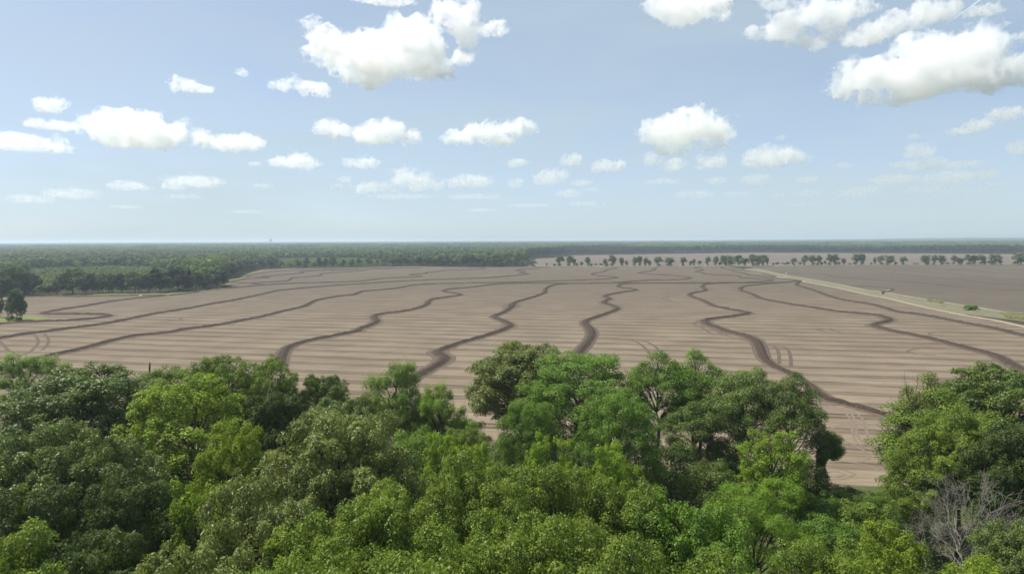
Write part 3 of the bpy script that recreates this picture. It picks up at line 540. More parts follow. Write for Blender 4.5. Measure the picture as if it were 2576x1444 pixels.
NEAR = [
 # kind, name, x, top y, width px, height, label, rotation[, leaf]
 ('willow', 'willow_tree', 45, 903, 190, 17, "pale feathery willow at the left frame edge, its top against the bare field", 0),
 ('gloss', 'oak_tree', 195, 930, 350, 22, "wide dark glossy oak below the bare grey twigs at the left", .4),
 ('oak_b', 'oak_tree', 415, 918, 190, 20, "small rounded oak just right of the dead pole", 1.2),
 ('oak_a', 'oak_tree', 555, 893, 190, 22, "sunlit oak standing left of the highest tip on the left skyline", 2.3),
 ('oak_b', 'oak_tree', 668, 893, 165, 22, "pointed oak with the highest tip on the left skyline, beside the levee end", 3.0),
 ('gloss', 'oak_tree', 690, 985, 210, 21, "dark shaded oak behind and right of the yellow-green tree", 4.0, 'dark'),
 ('yellow', 'maple_tree', 480, 955, 350, 23, "large yellow-green maple in the left half, brightest crown on that side", .0),
 ('yellow', 'maple_tree', 590, 1065, 200, 21, "smaller bright yellow-green maple at the right foot of the large yellow-green maple", 2.0),
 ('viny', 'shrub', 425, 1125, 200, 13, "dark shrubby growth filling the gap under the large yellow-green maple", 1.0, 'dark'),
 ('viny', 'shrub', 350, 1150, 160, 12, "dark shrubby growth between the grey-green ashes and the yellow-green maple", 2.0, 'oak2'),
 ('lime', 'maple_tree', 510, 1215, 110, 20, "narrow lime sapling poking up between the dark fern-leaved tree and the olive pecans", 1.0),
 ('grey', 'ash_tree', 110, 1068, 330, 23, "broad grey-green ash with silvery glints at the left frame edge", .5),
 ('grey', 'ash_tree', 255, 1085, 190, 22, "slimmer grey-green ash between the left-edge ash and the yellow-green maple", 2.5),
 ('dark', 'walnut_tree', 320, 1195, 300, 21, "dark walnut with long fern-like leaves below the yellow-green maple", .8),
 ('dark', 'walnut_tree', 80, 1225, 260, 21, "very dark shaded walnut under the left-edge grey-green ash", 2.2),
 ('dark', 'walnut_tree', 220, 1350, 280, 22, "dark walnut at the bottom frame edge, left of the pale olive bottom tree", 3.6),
 ('grey', 'ash_tree', 20, 1345, 150, 23, "pale leafy ash crown filling the bottom left corner", 1.0, 'oak'),
 ('pecan_a', 'pecan_tree', 850, 1040, 430, 24, "largest olive pecan with drooping glossy leaves, left of the frame's middle", .2),
 ('pecan_b', 'pecan_tree', 640, 1187, 300, 24, "second olive pecan, in front and left of the largest pecan", 1.5),
 ('pecan_b', 'pecan_tree', 480, 1350, 220, 24, "pale olive pecan at the bottom edge under the dark walnut", 2.6),
 ('gloss', 'oak_tree', 812, 942, 115, 18, "small round dark oak alone against the field, left of the willow", 2.0),
 ('grey', 'ash_tree', 850, 1000, 250, 20, "grey-green ash directly behind the largest olive pecan", 3.1),
 ('oak_b', 'oak_tree', 925, 985, 120, 17, "small mid-green oak at the left foot of the feathery willow", .7),
 ('willow', 'willow_tree', 990, 928, 190, 18, "tall airy willow showing its thin dark limbs before the field", .9),
 ('willow', 'willow_tree', 1105, 983, 140, 15, "shorter willow between the airy willow and the large olive tree", 2.2, 'cypress'),
 ('olive', 'hickory_tree', 1310, 860, 300, 21, "tall olive hickory, highest crown against the field, beside a levee end", .0),
 ('deep', 'elm_tree', 1460, 893, 330, 21, "deep green elm of many rounded clumps right of the olive hickory", .3),
 ('deep', 'elm_tree', 1560, 985, 240, 19, "lower deep green elm in front of the clumped elm, its trunk in shade", 2.4),
 ('deep', 'elm_tree', 1330, 1010, 170, 17, "lowest deep green elm, leaning before the olive hickory's foot", 4.0),
 ('open', 'elm_tree', 1655, 893, 210, 21, "bright green elm with the pink field showing through its crown", 1.0),
 ('open', 'elm_tree', 1765, 888, 200, 21, "open topped elm with several bare stems under its crown", 2.1),
 ('darkopen', 'hackberry_tree', 1870, 925, 210, 20, "dark hackberry between the open topped elm and the last tall tree of the clump", .5),
 ('darkopen', 'hackberry_tree', 1990, 943, 170, 20, "dark hackberry at the right end of the clump, over the vine stub", 2.0),
 ('open', 'elm_tree', 1745, 1010, 170, 15, "short shaded elm under the open topped elm", 4.4, 'oak2'),
 ('lime', 'boxelder_tree', 1390, 1098, 170, 17, "lime green box elder, left one of the pair before the clumped elms", .3),
 ('lime', 'boxelder_tree', 1535, 1118, 180, 17, "lime green box elder, right one of the pair before the clumped elms", 1.8),
 ('lime', 'boxelder_tree', 1108, 1092, 90, 15, "small round lime box elder right of the largest olive pecan", 3.3),
 ('lime', 'boxelder_tree', 1180, 1118, 90, 16, "small lime box elder on top of the widest bottom oak's left shoulder", 4.1),
 ('lime', 'boxelder_tree', 1945, 1085, 190, 15, "pyramid-shaped bright box elder before the dark hackberries", .8),
 ('oak_c', 'oak_tree', 1190, 1145, 420, 24, "widest mid-green oak, in the middle of the bottom half", .0),
 ('oak_a', 'oak_tree', 1400, 1175, 290, 23, "oak adjoining the widest oak, right under the lime pair", 1.1),
 ('oak_b', 'oak_tree', 1590, 1205, 270, 22, "oak between the lime pair and the feathery cypress", 2.0),
 ('oak_a', 'oak_tree', 1000, 1215, 260, 23, "oak at the left flank of the widest oak, before the largest pecan", 2.9),
 ('oak_b', 'oak_tree', 1270, 1275, 280, 23, "oak in front of the widest oak, second row from the bottom edge", 3.7),
 ('oak_a', 'oak_tree', 870, 1255, 230, 23, "oak below the largest olive pecan, left of the bottom middle", 4.5),
 ('oak_c', 'oak_tree', 1110, 1345, 280, 24, "oak cut by the bottom edge, right under the widest oak", 5.2),
 ('oak_b', 'oak_tree', 760, 1370, 260, 24, "oak cut by the bottom edge beside the pale olive pecan", .9),
 ('oak_a', 'oak_tree', 1390, 1320, 230, 24, "pointed oak rising from the bottom edge, right of the middle", 1.9),
 ('oak_c', 'oak_tree', 1530, 1345, 240, 24, "rounded oak cut by the bottom edge, left of the vine-hung oak", 3.0),
 ('oak_a', 'oak_tree', 960, 1395, 220, 25, "oak crown lowest in the frame, between two larger bottom oaks", 4.2),
 ('gloss', 'oak_tree', 1725, 1262, 200, 21, "dense vine-hung oak left of the feathery cypress", 1.4, 'deep'),
 ('oak_b', 'oak_tree', 1775, 1388, 220, 23, "bright oak crown at the bottom edge below the feathery cypress", 2.6),
 ('cypress', 'cypress_tree', 1905, 1195, 300, 19, "light green feathery bald cypress in flat layers", .4),
 ('oak_b', 'oak_tree', 2075, 1345, 180, 20, "small oak at the bottom edge, right of the feathery cypress's trunk", .1),
 ('yellow', 'maple_tree', 2240, 1330, 240, 19, "yellow-green maple at the bottom edge under the dead grey tree", .9),
 ('oak_a', 'maple_tree', 2495, 1420, 230, 20, "broad maple at the bottom edge right of the yellow-green maple", 2.0, 'yellow'),
 ('pecan_b', 'maple_tree', 2150, 1390, 160, 20, "light green maple at the bottom edge, left of the yellow-green maple", 3.0, 'yellow'),
 ('open', 'sycamore_tree', 2345, 985, 250, 20, "sunny light green sycamore reaching over the field at the right", .2, 'oak'),
 ('open', 'sycamore_tree', 2350, 948, 170, 21.5, "thin topped sycamore crown around the bare twisted snag", 1.4, 'olive'),
 ('oak_c', 'sycamore_tree', 2425, 1020, 250, 20, "fuller light green sycamore between the overhanging one and the dark oak", 1.0),
 ('oak_b', 'sycamore_tree', 2325, 1120, 190, 15, "low light green sycamore whose lower boughs hang over the swirled soil", 2.5),
 ('gloss', 'oak_tree', 2545, 925, 290, 22, "tall dark glossy oak at the right frame edge", .6),
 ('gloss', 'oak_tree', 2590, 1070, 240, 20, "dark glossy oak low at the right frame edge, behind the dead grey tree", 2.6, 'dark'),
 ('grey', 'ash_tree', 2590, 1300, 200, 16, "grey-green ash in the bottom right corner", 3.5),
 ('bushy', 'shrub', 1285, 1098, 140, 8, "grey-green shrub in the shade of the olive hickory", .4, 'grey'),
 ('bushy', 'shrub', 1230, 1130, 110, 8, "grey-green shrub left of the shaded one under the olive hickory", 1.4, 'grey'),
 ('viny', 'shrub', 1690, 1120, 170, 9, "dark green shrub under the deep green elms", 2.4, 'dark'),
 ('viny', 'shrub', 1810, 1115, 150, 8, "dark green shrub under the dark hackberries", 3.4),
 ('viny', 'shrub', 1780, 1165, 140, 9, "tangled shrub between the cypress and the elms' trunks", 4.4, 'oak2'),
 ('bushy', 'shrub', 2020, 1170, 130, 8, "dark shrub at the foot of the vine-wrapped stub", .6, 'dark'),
 ('viny', 'shrub', 2125, 1222, 90, 5, "rounded dark shrub at the field corner, on the bare soil's edge", 1.6, 'oak2'),
 ('viny', 'shrub', 2195, 1240, 110, 5, "dark shrub at the foot of the low sycamore", 2.6, 'oak2'),
 ('bushy', 'shrub', 2075, 1262, 150, 6, "vine-covered shrub right of the feathery cypress", 3.6, 'deep'),
 ('bushy', 'shrub', 2165, 1275, 170, 6, "mid-green shrub in the hollow below the field corner", 4.6),
 ('viny', 'shrub', 2255, 1265, 150, 6, "mid-green shrub beside the dead grey tree's base", .2),
 ('viny', 'shrub', 2110, 1312, 160, 7, "leafy shrub in the dark hollow above the small bottom oak", 1.2),
 ('bushy', 'shrub', 2560, 1250, 90, 7, "bright yellow-green shrub at the right frame edge", 2.2, 'lime'),
 ('bushy', 'shrub', 1040, 1088, 170, 12, "bright tall shrub filling the hollow between the largest pecan and the willows", .9, 'willow'),
 ('oak_b', 'oak_tree', 1165, 1072, 140, 14, "small oak between the shorter willow and the shaded grey-green shrubs", 2.1),
 ('bushy', 'shrub', 1175, 1060, 120, 7, "low green shrub under the shorter willow", 3.2, 'willow'),
 ('bushy', 'shrub', 1060, 1040, 130, 7, "low green shrub between the two willows", 4.2, 'willow'),
]
for r in NEAR:
    tree(r[0], r[1], r[2], r[3], r[4], r[5], r[6], 'shrub' if r[1] == 'shrub' else 'tree', r[7], mat=r[8] if len(r) > 8 else None)
def on_ground(x, y): p = ground(x, y); return (p[0], p[1], 0)
def at_height(x, y, H): v = ray(x, y); t = (H-CAM_H)/v[2]; return (v[0]*t, v[1]*t, 0)
# dead and bare wood
me = bare_tree('dead', 5, 19, 6.8, M_DEAD, 6, .16, 1.3, 4); o = link(bpy.data.objects.new("dead_tree", me)); o.location = at_height(2452, 1150, 19)
tag(o, "leafless pale grey dead tree with many fine twigs at the lower right", "tree")
me = bare_tree('dead', 8, 11, 3.5, M_DEAD, 5, .16, .6, 3); o = link(bpy.data.objects.new("dead_tree", me)); o.location = at_height(2340, 1235, 11); o.rotation_euler = (0, 0, 1)
tag(o, "smaller leafless grey tree left of the large dead one", "tree")
me = bare_tree('dead', 9, 6.5, 2.3, M_DEAD, 4, .12, .4, 2); o = link(bpy.data.objects.new("dead_tree", me)); o.location = at_height(1945, 1372, 6.5); o.rotation_euler = (0, .35, .5)
tag(o, "leaning dead stem below the feathery cypress", "tree")
me = bare_tree('snag', 14, 22.5, 4.6, M_BARK, 5, .34, .5, 6); o = link(bpy.data.objects.new("snag", me)); o.location = at_height(2352, 935, 22.5)
tag(o, "half-dead tree with bare twisted top rising behind the sycamores", "tree")
for i, (x, y, h) in enumerate(((128, 903, 13), (262, 917, 12), (318, 938, 11), (175, 912, 12), (350, 958, 10))):
    me = bare_tree('twiggy', 30+i, h, 1.9, M_TWIG, 5, .07, .8, 5); o = link(bpy.data.objects.new("bare_sapling", me)); o.location = at_height(x, y, h)
    tag(o, ["bare sapling first from the left frame edge, beside the pale willow", "bare grey sapling behind the wide dark oak, third from the left frame edge", "bare sapling left of the dead pole, fourth from the left frame edge", "bare sapling second from the left frame edge, behind the wide dark oak", "lowest bare sapling, next to the dead pole"][i], "sapling", "bare saplings between the field and the wood")
P = np.array([[0, 0, -.2], [.05, 0, 4], [-.05, .05, 8], [.08, 0, 12.6], [.2, 0, 13.6]]); me = tube_mesh("pole_wood", [(P, [.34, .3, .26, .22, .10])], bark_mat("dead_pole_wood", (.14, .10, .075)), 8)
o = link(bpy.data.objects.new("snag", me)); o.location = at_height(375, 911, 13.6); tag(o, "broken dark dead trunk standing like a pole before the field", "dead trunk")
# the vine-wrapped stub at the right end of the clump
p = at_height(2072, 1090, 11); root = link(bpy.data.objects.new("vine_wrapped_stub", None)); root.location = p; tag(root, "vine-wrapped trunk with a leafy one-sided top beside the bare field corner", "tree")
rng = np.random.default_rng(77); P, Rr = bough(np.array([-.5, 0, -.2]), np.array([.0, 0, 9.0]), .3, .12, rng, 8, .04, 0)
link(bpy.data.objects.new("trunk", tube_mesh("stub_trunk", [(P, Rr), bough(P[5], np.array([2.2, .2, 8.6]), .1, .03, rng), bough(P[6], np.array([1.6, -.3, 10.4]), .1, .03, rng), bough(P[6], np.array([-.6, .3, 10.5]), .1, .03, rng)], M_BARK)), root)
m = 6500; t = rng.random(m)**.9; a = rng.uniform(0, 6.28, m); rr = .35+.35*rng.random(m)+.25*np.sin(t*9)**2; c1 = np.stack([np.interp(t, np.linspace(0, 1, 8), P[:, 0])+rr*np.cos(a), rr*np.sin(a), t*8.8], 1)
n1 = np.stack([np.cos(a), np.sin(a), .5+0*a], 1)+rng.normal(0, .3, (m, 3))
link(bpy.data.objects.new("ivy", leaf_mesh("stub_ivy", c1, n1, rng.normal(0, 1, (m, 3))-[0, 0, 1], rng.uniform(.16, .26, m), rng.uniform(.12, .2, m), rng.uniform(.3, .8, m), M_LEAF['oak2'])), root)
m = 9000; cc = np.array([[.2, 0, 9.6], [1.2, .2, 8.9], [2.2, 0, 8.5], [1.6, -.4, 10.2], [-.6, .3, 10.2], [1.9, .5, 7.6], [.8, .3, 10.6]]); ii = rng.integers(0, 7, m)
c1 = cc[ii]+unit(rng.normal(size=(m, 3)))*(rng.random((m, 1))**.5)*np.array([1.25, 1.2, .9]); n1 = unit(c1-cc[ii])+[0, 0, .8]+rng.normal(0, .4, (m, 3))
link(bpy.data.objects.new("crown", leaf_mesh("stub_crown", c1, n1, rng.normal(0, 1, (m, 3)), rng.uniform(.16, .26, m), rng.uniform(.1, .17, m), rng.uniform(.3, .7, m), M_LEAF['oak'])), root)
# ------------------------------------------------------------------ trees across the field, the woods beyond
FK = {}
FK['round'] = grow('far_tree', 41, 17, 6.0, M_LEAF['hedge'], 12, (.26, .42), (1.1, 1.7), per=20, leaf=(1.0, .75), base=.2, inner=.3, column=4)
FK['tall'] = grow('far_tree', 42, 18, 5.0, M_LEAF['hedge'], 14, (.28, .42), (1.0, 1.5), per=20, leaf=(1.0, .7), base=.1, inner=.3, column=5)
FK['twin'] = grow('far_tree', 43, 18, 6.5, M_LEAF['hedge'], 15, (.2, .34), (1.0, 1.5), per=18, leaf=(1.0, .7), base=.3, inner=.2, sparse=.85, column=3)
FK['broad'] = grow('far_tree', 44, 16, 6.5, M_LEAF['hedge'], 13, (.26, .4), (1.1, 1.6), per=20, leaf=(1.0, .75), base=.06, inner=.3, column=4)
FK['bush'] = grow('far_shrub', 45, 6, 4.5, M_LEAF['hedge'], 8, (.3, .5), (.9, 1.3), per=20, leaf=(.8, .6), base=.02, trunk_r=.1)
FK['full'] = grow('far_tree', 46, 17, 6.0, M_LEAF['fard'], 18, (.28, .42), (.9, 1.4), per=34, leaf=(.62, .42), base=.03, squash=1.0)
FK['full2'] = grow('far_tree', 47, 17, 6.5, M_LEAF['far'], 18, (.24, .40), (.9, 1.4), per=34, leaf=(.62, .42), base=.06, squash=1.0)
FK['thin'] = grow('far_tree', 48, 15, 4.2, M_LEAF['willow'], 10, (.22, .36), (.7, 1.1), per=16, leaf=(.6, .3), base=.2, sparse=.7, twig=True, inner=.05)
FD = [.0]
def far_tree(zone, x, top, w, base, kind, label, name='tree', cat='tree', group=None, mat=None):
    xd, yb = D(zone, x, base); _, yt = D(zone, x, top); g = ground(xd, yb); d = np.linalg.norm(g)
    v = ray(xd, yt); H = max(2.0, CAM_H+v[2]/np.linalg.norm(v[:2])*d); R = w/ZR[zone][2]*.6733*.5*d/F
    crown, trunk, h0, r0 = FK[kind]; FD[0] += 2.399
    root = link(bpy.data.objects.new(name, None)); root.location = (g[0], g[1], 0); root.rotation_euler = (0, 0, FD[0]); root.scale = (R/r0*1.04, R/r0*1.04, H/h0)
    tag(root, label, cat, group); c = link(bpy.data.objects.new("crown", crown), root); link(bpy.data.objects.new("trunk", trunk), root)
    if mat: c.material_slots[0].link = 'OBJECT'; c.material_slots[0].material = M_LEAF[mat]
ONES = "first second third fourth fifth sixth seventh eighth ninth tenth eleventh twelfth thirteenth fourteenth fifteenth sixteenth seventeenth eighteenth nineteenth".split()
TENS = {2: "twent", 3: "thirt", 4: "fort", 5: "fift", 6: "sixt", 7: "sevent", 8: "eight", 9: "ninet"}
def ordinal(n):
    if n < 20: return ONES[n-1]
    t, u = divmod(n, 10); return TENS[t]+"ieth" if u == 0 else TENS[t]+"y-"+ONES[u-1]
HEDGE = [('Z2', 2190, 20, 205, 188), ('Z2', 2320, 130, 90, 186), ('Z2', 2385, 45, 115, 188), ('Z2', 2510, 5, 140, 188), ('Z3', 205, 105, 85, 183), ('Z3', 290, 80, 70, 182), ('Z3', 360, 90, 160, 182),
 ('Z3', 570, 130, 34, 170), ('Z3', 690, 145, 60, 180), ('Z3', 770, 15, 150, 183), ('Z3', 912, 20, 130, 183), ('Z3', 985, 65, 64, 182), ('Z3', 1025, 130, 45, 180), ('Z3', 1095, 115, 52, 176), ('Z3', 1190, 40, 96, 181), ('Z3', 1240, 140, 44, 180),
 ('Z3', 1300, 140, 66, 165), ('Z3', 1385, 138, 66, 168), ('Z3', 1445, 65, 74, 180), ('Z3', 1470, 140, 60, 182), ('Z3', 1555, 15, 135, 182), ('Z3', 1692, 45, 72, 180), ('Z3', 1765, 95, 62, 172), ('Z3', 1890, 42, 100, 179), ('Z3', 1965, 25, 84, 179), ('Z3', 2055, 50, 62, 178), ('Z3', 2108, 85, 54, 178), ('Z3', 2245, 35, 142, 179), ('Z3', 2400, 50, 152, 179),
 ('Z4', 30, 50, 92, 178), ('Z4', 215, 45, 112, 178), ('Z4', 322, 98, 62, 176), ('Z4', 372, 70, 54, 176), ('Z4', 458, 95, 82, 162), ('Z4', 580, 35, 94, 171), ('Z4', 702, 28, 84, 169), ('Z4', 765, 120, 56, 168), ('Z4', 830, 13, 124, 171), ('Z4', 910, 25, 74, 170), ('Z4', 945, 115, 54, 168), ('Z4', 1052, 15, 96, 169), ('Z4', 1135, 138, 44, 168),
 ('Z4', 1245, 5, 165, 173), ('Z4', 1345, 15, 100, 172), ('Z4', 1415, 10, 122, 173), ('Z4', 1470, 62, 50, 170), ('Z4', 1560, 130, 44, 168), ('Z4', 1620, 120, 54, 162), ('Z4', 1720, 130, 70, 158), ('Z4', 1780, 115, 60, 158), ('Z4', 1868, 55, 94, 169), ('Z4', 1960, 120, 46, 160), ('Z4', 2032, 13, 116, 168), ('Z4', 2150, 15, 110, 166), ('Z4', 2240, 20, 110, 166), ('Z4', 2285, 120, 44, 166), ('Z4', 2335, 95, 44, 160), ('Z4', 2405, 0, 112, 166), ('Z4', 2490, 0, 112, 166),
 ('Z5', 135, 112, 50, 160), ('Z5', 205, 58, 60, 156), ('Z5', 300, 135, 50, 156), ('Z5', 390, -5, 120, 161), ('Z5', 480, -10, 92, 161), ('Z5', 620, 125, 30, 156), ('Z5', 672, 45, 44, 156), ('Z5', 765, 20, 112, 156), ('Z5', 890, 18, 124, 161), ('Z5', 988, 115, 38, 161), ('Z5', 1105, 38, 108, 158), ('Z5', 1290, 138, 84, 150),
 ('Z5', 1440, 13, 122, 159), ('Z5', 1572, 15, 94, 159), ('Z5', 1672, 13, 94, 159), ('Z5', 1765, 120, 44, 152), ('Z5', 1862, 18, 94, 151), ('Z5', 1932, 50, 64, 156), ('Z5', 1978, 60, 46, 156), ('Z5', 2085, 10, 140, 156), ('Z5', 2165, 10, 94, 156), ('Z5', 2275, 10, 112, 156), ('Z5', 2325, 108, 36, 156), ('Z5', 2410, 95, 64, 156), ('Z5', 2470, 0, 142, 156), ('Z5', 2552, 90, 62, 156), ('L7', 2545, 235, 130, 348)]
for i, (z, x, t, w, b) in enumerate(HEDGE):
    h = (b-t)/w; low = (b-t) < 62 and z != 'L7'
    kind = 'bush' if low else ('tall' if h > 1.55 else ('twin' if i % 3 == 0 else ('broad' if w > 110 and i % 2 else 'round')))
    adj = {'bush': 'low dark bush', 'tall': 'slim upright tree', 'twin': 'umbrella-topped tree', 'broad': 'broad leafy tree', 'round': 'round-crowned tree'}[kind]
    far_tree(z, x, t, w, b, kind, f"{adj}, {ordinal(i+1)} plant from the left in the hedgerow across the far field edge", 'bush' if low else 'hedgerow_tree', 'bush' if low else 'tree', "trees and bushes of the far hedgerow")
EDGE = [('L4', 20, 470, 190, 705), ('L4', 130, 380, 190, 660), ('L4', 240, 430, 180, 650), ('L4', 320, 450, 130, 652), ('L4', 375, 555, 90, 655), ('L4', 470, 560, 90, 648), ('L4', 550, 515, 110, 644), ('L4', 700, 402, 225, 642), ('L4', 830, 520, 80, 636), ('L4', 890, 442, 130, 633), ('L4', 990, 448, 125, 631), ('L4', 1080, 452, 130, 630), ('L4', 1170, 440, 125, 631), ('L4', 1300, 425, 180, 629), ('L4', 1430, 455, 130, 628), ('L4', 1540, 432, 120, 625), ('L4', 1630, 470, 120, 622), ('L4', 1720, 380, 230, 614), ('L4', 1815, 510, 90, 610), ('L4', 1890, 425, 150, 600), ('L4', 1960, 500, 90, 590), ('L4', 2090, 408, 205, 572), ('L4', 2165, 470, 70, 560), ('L4', 2200, 345, 130, 485), ('L4', 2270, 330, 110, 450), ('L4', 2350, 285, 110, 418), ('L4', 2420, 330, 100, 402),
 ('Z1', 850, 60, 110, 212), ('Z1', 920, 120, 80, 214), ('Z1', 1010, 60, 140, 214), ('Z1', 1145, 80, 100, 214), ('Z1', 1255, 32, 145, 213), ('Z1', 1415, 108, 76, 205), ('Z1', 1550, 135, 76, 206), ('Z1', 1660, 78, 115, 212), ('Z1', 1768, 140, 76, 211), ('Z1', 1790, 52, 96, 196), ('Z1', 1905, 125, 76, 208), ('Z1', 1985, 48, 100, 206), ('Z1', 2065, 62, 90, 206), ('Z1', 2178, 28, 115, 203), ('Z1', 2310, 125, 56, 200), ('Z1', 2335, 78, 96, 196), ('Z1', 2450, 98, 86, 198),
 ('Z2', 65, 78, 96, 190), ('Z2', 160, 65, 100, 186), ('Z2', 320, 42, 112, 182), ('Z2', 440, 85, 72, 178), ('Z2', 535, 80, 90, 176), ('Z2', 582, 20, 76, 172), ('Z2', 682, 48, 104, 172), ('Z2', 770, 50, 96, 170), ('Z2', 900, 48, 124, 172), ('Z2', 1060, 0, 144, 168), ('Z2', 1200, 60, 124, 172), ('Z2', 1300, 20, 124, 172), ('Z2', 1430, 85, 154, 182), ('Z2', 1600, 58, 110, 176), ('Z2', 1750, 50, 104, 168), ('Z2', 1860, 48, 84, 156), ('Z2', 1960, 62, 66, 146), ('Z2', 2040, 130, 70, 186)]
for i, (z, x, t, w, b) in enumerate(EDGE):
    kind = ('full', 'full2', 'full')[i % 3]; ad = ('dark full-crowned tree', 'mid-green leafy tree', 'dark dense tree')[i % 3]
    far_tree(z, x, t, w, b, kind, f"{ad}, {ordinal(i+1)} from the left along the wood's edge beyond the field", 'woodland_tree', 'tree', "trees along the edge of the wood", 'grey' if i in (4, 25, 29) else None)
for (z, x, t, w, b, l) in (('L4', 0, 640, 70, 865, "dark tree cut by the left frame edge beside the lone clump"), ('L4', 112, 640, 84, 888, "left slim tree of the lone clump on the grassy patch"), ('L4', 165, 598, 118, 892, "tallest middle tree of the lone clump on the grassy patch"), ('L4', 212, 640, 76, 888, "right slim tree of the lone clump, its edge browned")):
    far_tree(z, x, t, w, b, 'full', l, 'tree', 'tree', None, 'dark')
far_tree('L4', 100, 855, 60, 898, 'bush', "small bush at the foot of the lone clump of trees", 'bush', 'bush'); far_tree('L4', 180, 870, 50, 900, 'bush', "grey little bush right under the lone clump of trees", 'bush', 'bush', None, 'grey')
far_tree('Z5', 2115, 762, 150, 862, 'bush', "rounded green bush on the grassy bank at the right", 'bush', 'bush', None, 'deep'); far_tree('Z5', 798, 575, 36, 610, 'bush', "tiny dark bush on the grassy bank, left of the rounded one", 'bush', 'bush', None, 'dark')
far_tree('L4', 1490, 310, 90, 470, 'thin', "thin grey half-bare tree standing above the young plantation", 'tree', 'tree'); far_tree('L4', 1830, 320, 120, 460, 'thin', "thin olive tree behind the dark edge trees", 'tree', 'tree')
far_tree('L4', 2060, 260, 150, 420, 'thin', "thin tall tree with bare limbs where the wood's edge turns", 'tree', 'tree')
# ---- masses nobody could count
PROTO = bpy.data.collections.new("prototypes")
def proto(me, mat=None):
    o = bpy.data.objects.new(me.name, me)
    PROTO.objects.link(o); return o
def scatter(name, pts, rots, scl, idx, protos, label=None):
    col = bpy.data.collections.new(name+"_kinds")
    for n_, me in enumerate(protos): col.objects.link(bpy.data.objects.new(f"{n_:02d}_{name}", me))
    me = bpy.data.meshes.new(name); me.vertices.add(len(pts)); me.vertices.foreach_set("co", np.ascontiguousarray(pts, np.float32).ravel())
    for nm, ty, dat in (("rot", 'FLOAT_VECTOR', np.stack([0*rots, 0*rots, rots], 1)), ("scl", 'FLOAT_VECTOR', scl), ("pick", 'INT', idx)):
        a = me.attributes.new(nm, ty, 'POINT'); a.data.foreach_set("vector" if ty == 'FLOAT_VECTOR' else "value", np.ascontiguousarray(dat, np.int32 if ty == 'INT' else np.float32).ravel())
    o = link(bpy.data.objects.new(name, me)); tag(o, label, kind='stuff')
    g = bpy.data.node_groups.new(name, 'GeometryNodeTree'); g.interface.new_socket("Geometry", in_out='INPUT', socket_type='NodeSocketGeometry'); g.interface.new_socket("Geometry", in_out='OUTPUT', socket_type='NodeSocketGeometry')
    gi, go = g.nodes.new("NodeGroupInput"), g.nodes.new("NodeGroupOutput"); ip = g.nodes.new("GeometryNodeInstanceOnPoints"); ci = g.nodes.new("GeometryNodeCollectionInfo")
    ci.inputs["Collection"].default_value = col; ci.inputs["Separate Children"].default_value = True; ci.inputs["Reset Children"].default_value = True
    def na(nm, dt): nd = g.nodes.new("GeometryNodeInputNamedAttribute"); nd.data_type = dt; nd.inputs["Name"].default_value = nm; return nd.outputs["Attribute"]
    L = g.links; L.new(gi.outputs[0], ip.inputs["Points"]); L.new(ci.outputs[0], ip.inputs["Instance"]); ip.inputs["Pick Instance"].default_value = True
    L.new(na("pick", 'INT'), ip.inputs["Instance Index"]); e2r = g.nodes.new("FunctionNodeEulerToRotation"); L.new(na("rot", 'FLOAT_VECTOR'), e2r.inputs[0]); L.new(e2r.outputs[0], ip.inputs["Rotation"]); L.new(na("scl", 'FLOAT_VECTOR'), ip.inputs["Scale"])
    L.new(ip.outputs[0], go.inputs[0]); md = o.modifiers.new("scatter", 'NODES'); md.node_group = g; return o
def low_tree(seed, mat, H=17, R=5.5, lobes=8, n=420, size=(1.5, 1.1), base=.25):
    rng = np.random.default_rng(seed); c = rng.normal(size=(lobes, 3)); c = unit(c); c[:, 2] = np.abs(c[:, 2]); r = R*rng.uniform(.4, .6, lobes)
    c = np.array([0, 0, H*.55])+c*np.array([R*.55, R*.55, H*.45*.75]); c[:, 2] = np.minimum(c[:, 2], H-r*.8); ii = rng.integers(0, lobes, n); o = unit(rng.normal(size=(n, 3))); o[:, 2] = np.where(rng.random(n) < .75, np.abs(o[:, 2]), o[:, 2])
    p = c[ii]+o*r[ii][:, None]*np.array([1, 1, .85])*rng.uniform(.7, 1.05, (n, 1)); s = rng.lognormal(0, .25, n)
    return leaf_mesh("wood_tree", p, o+[0, 0, .3]+rng.normal(0, .35, (n, 3)), rng.normal(size=(n, 3)), size[0]*s, size[1]*s, .5+rng.normal(0, .2, n)+.12*rng.normal(size=lobes)[ii], mat)
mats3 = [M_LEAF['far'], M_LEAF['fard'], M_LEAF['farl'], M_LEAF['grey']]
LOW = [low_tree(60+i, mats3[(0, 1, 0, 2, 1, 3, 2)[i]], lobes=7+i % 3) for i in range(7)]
YOUNG = [low_tree(70+i, M_LEAF['young'], 6.5, 1.9, 6, 130, (1.0, .7), .1) for i in range(3)]
def patch_mesh(seed):
    rng = np.random.default_rng(seed); C, N, T, s = [], [], [], 70
    for _ in range(62):
        x, y = rng.uniform(-s/2, s/2, 2); H = rng.uniform(14, 20); R = rng.uniform(3.5, 6); n = 46; o = unit(rng.normal(size=(n, 3))); o[:, 2] = np.abs(o[:, 2])**.7
        C.append(np.array([x, y, H-R])+o*R*rng.uniform(.8, 1.05, (n, 1))); N.append(o+rng.normal(0, .3, (n, 3))); T.append(np.clip(rng.normal(.5, .25)+rng.normal(0, .15, n), 0, 1))
    C, N, T = map(np.concatenate, (C, N, T)); n = len(C); return leaf_mesh("wood_patch", C, N, rng.normal(size=(n, 3)), rng.uniform(2.2, 3.6, n), rng.uniform(1.6, 2.6, n), T, mats3[seed % 3])
PATCH = [patch_mesh(80+i) for i in range(6)]
rng = np.random.default_rng(4)
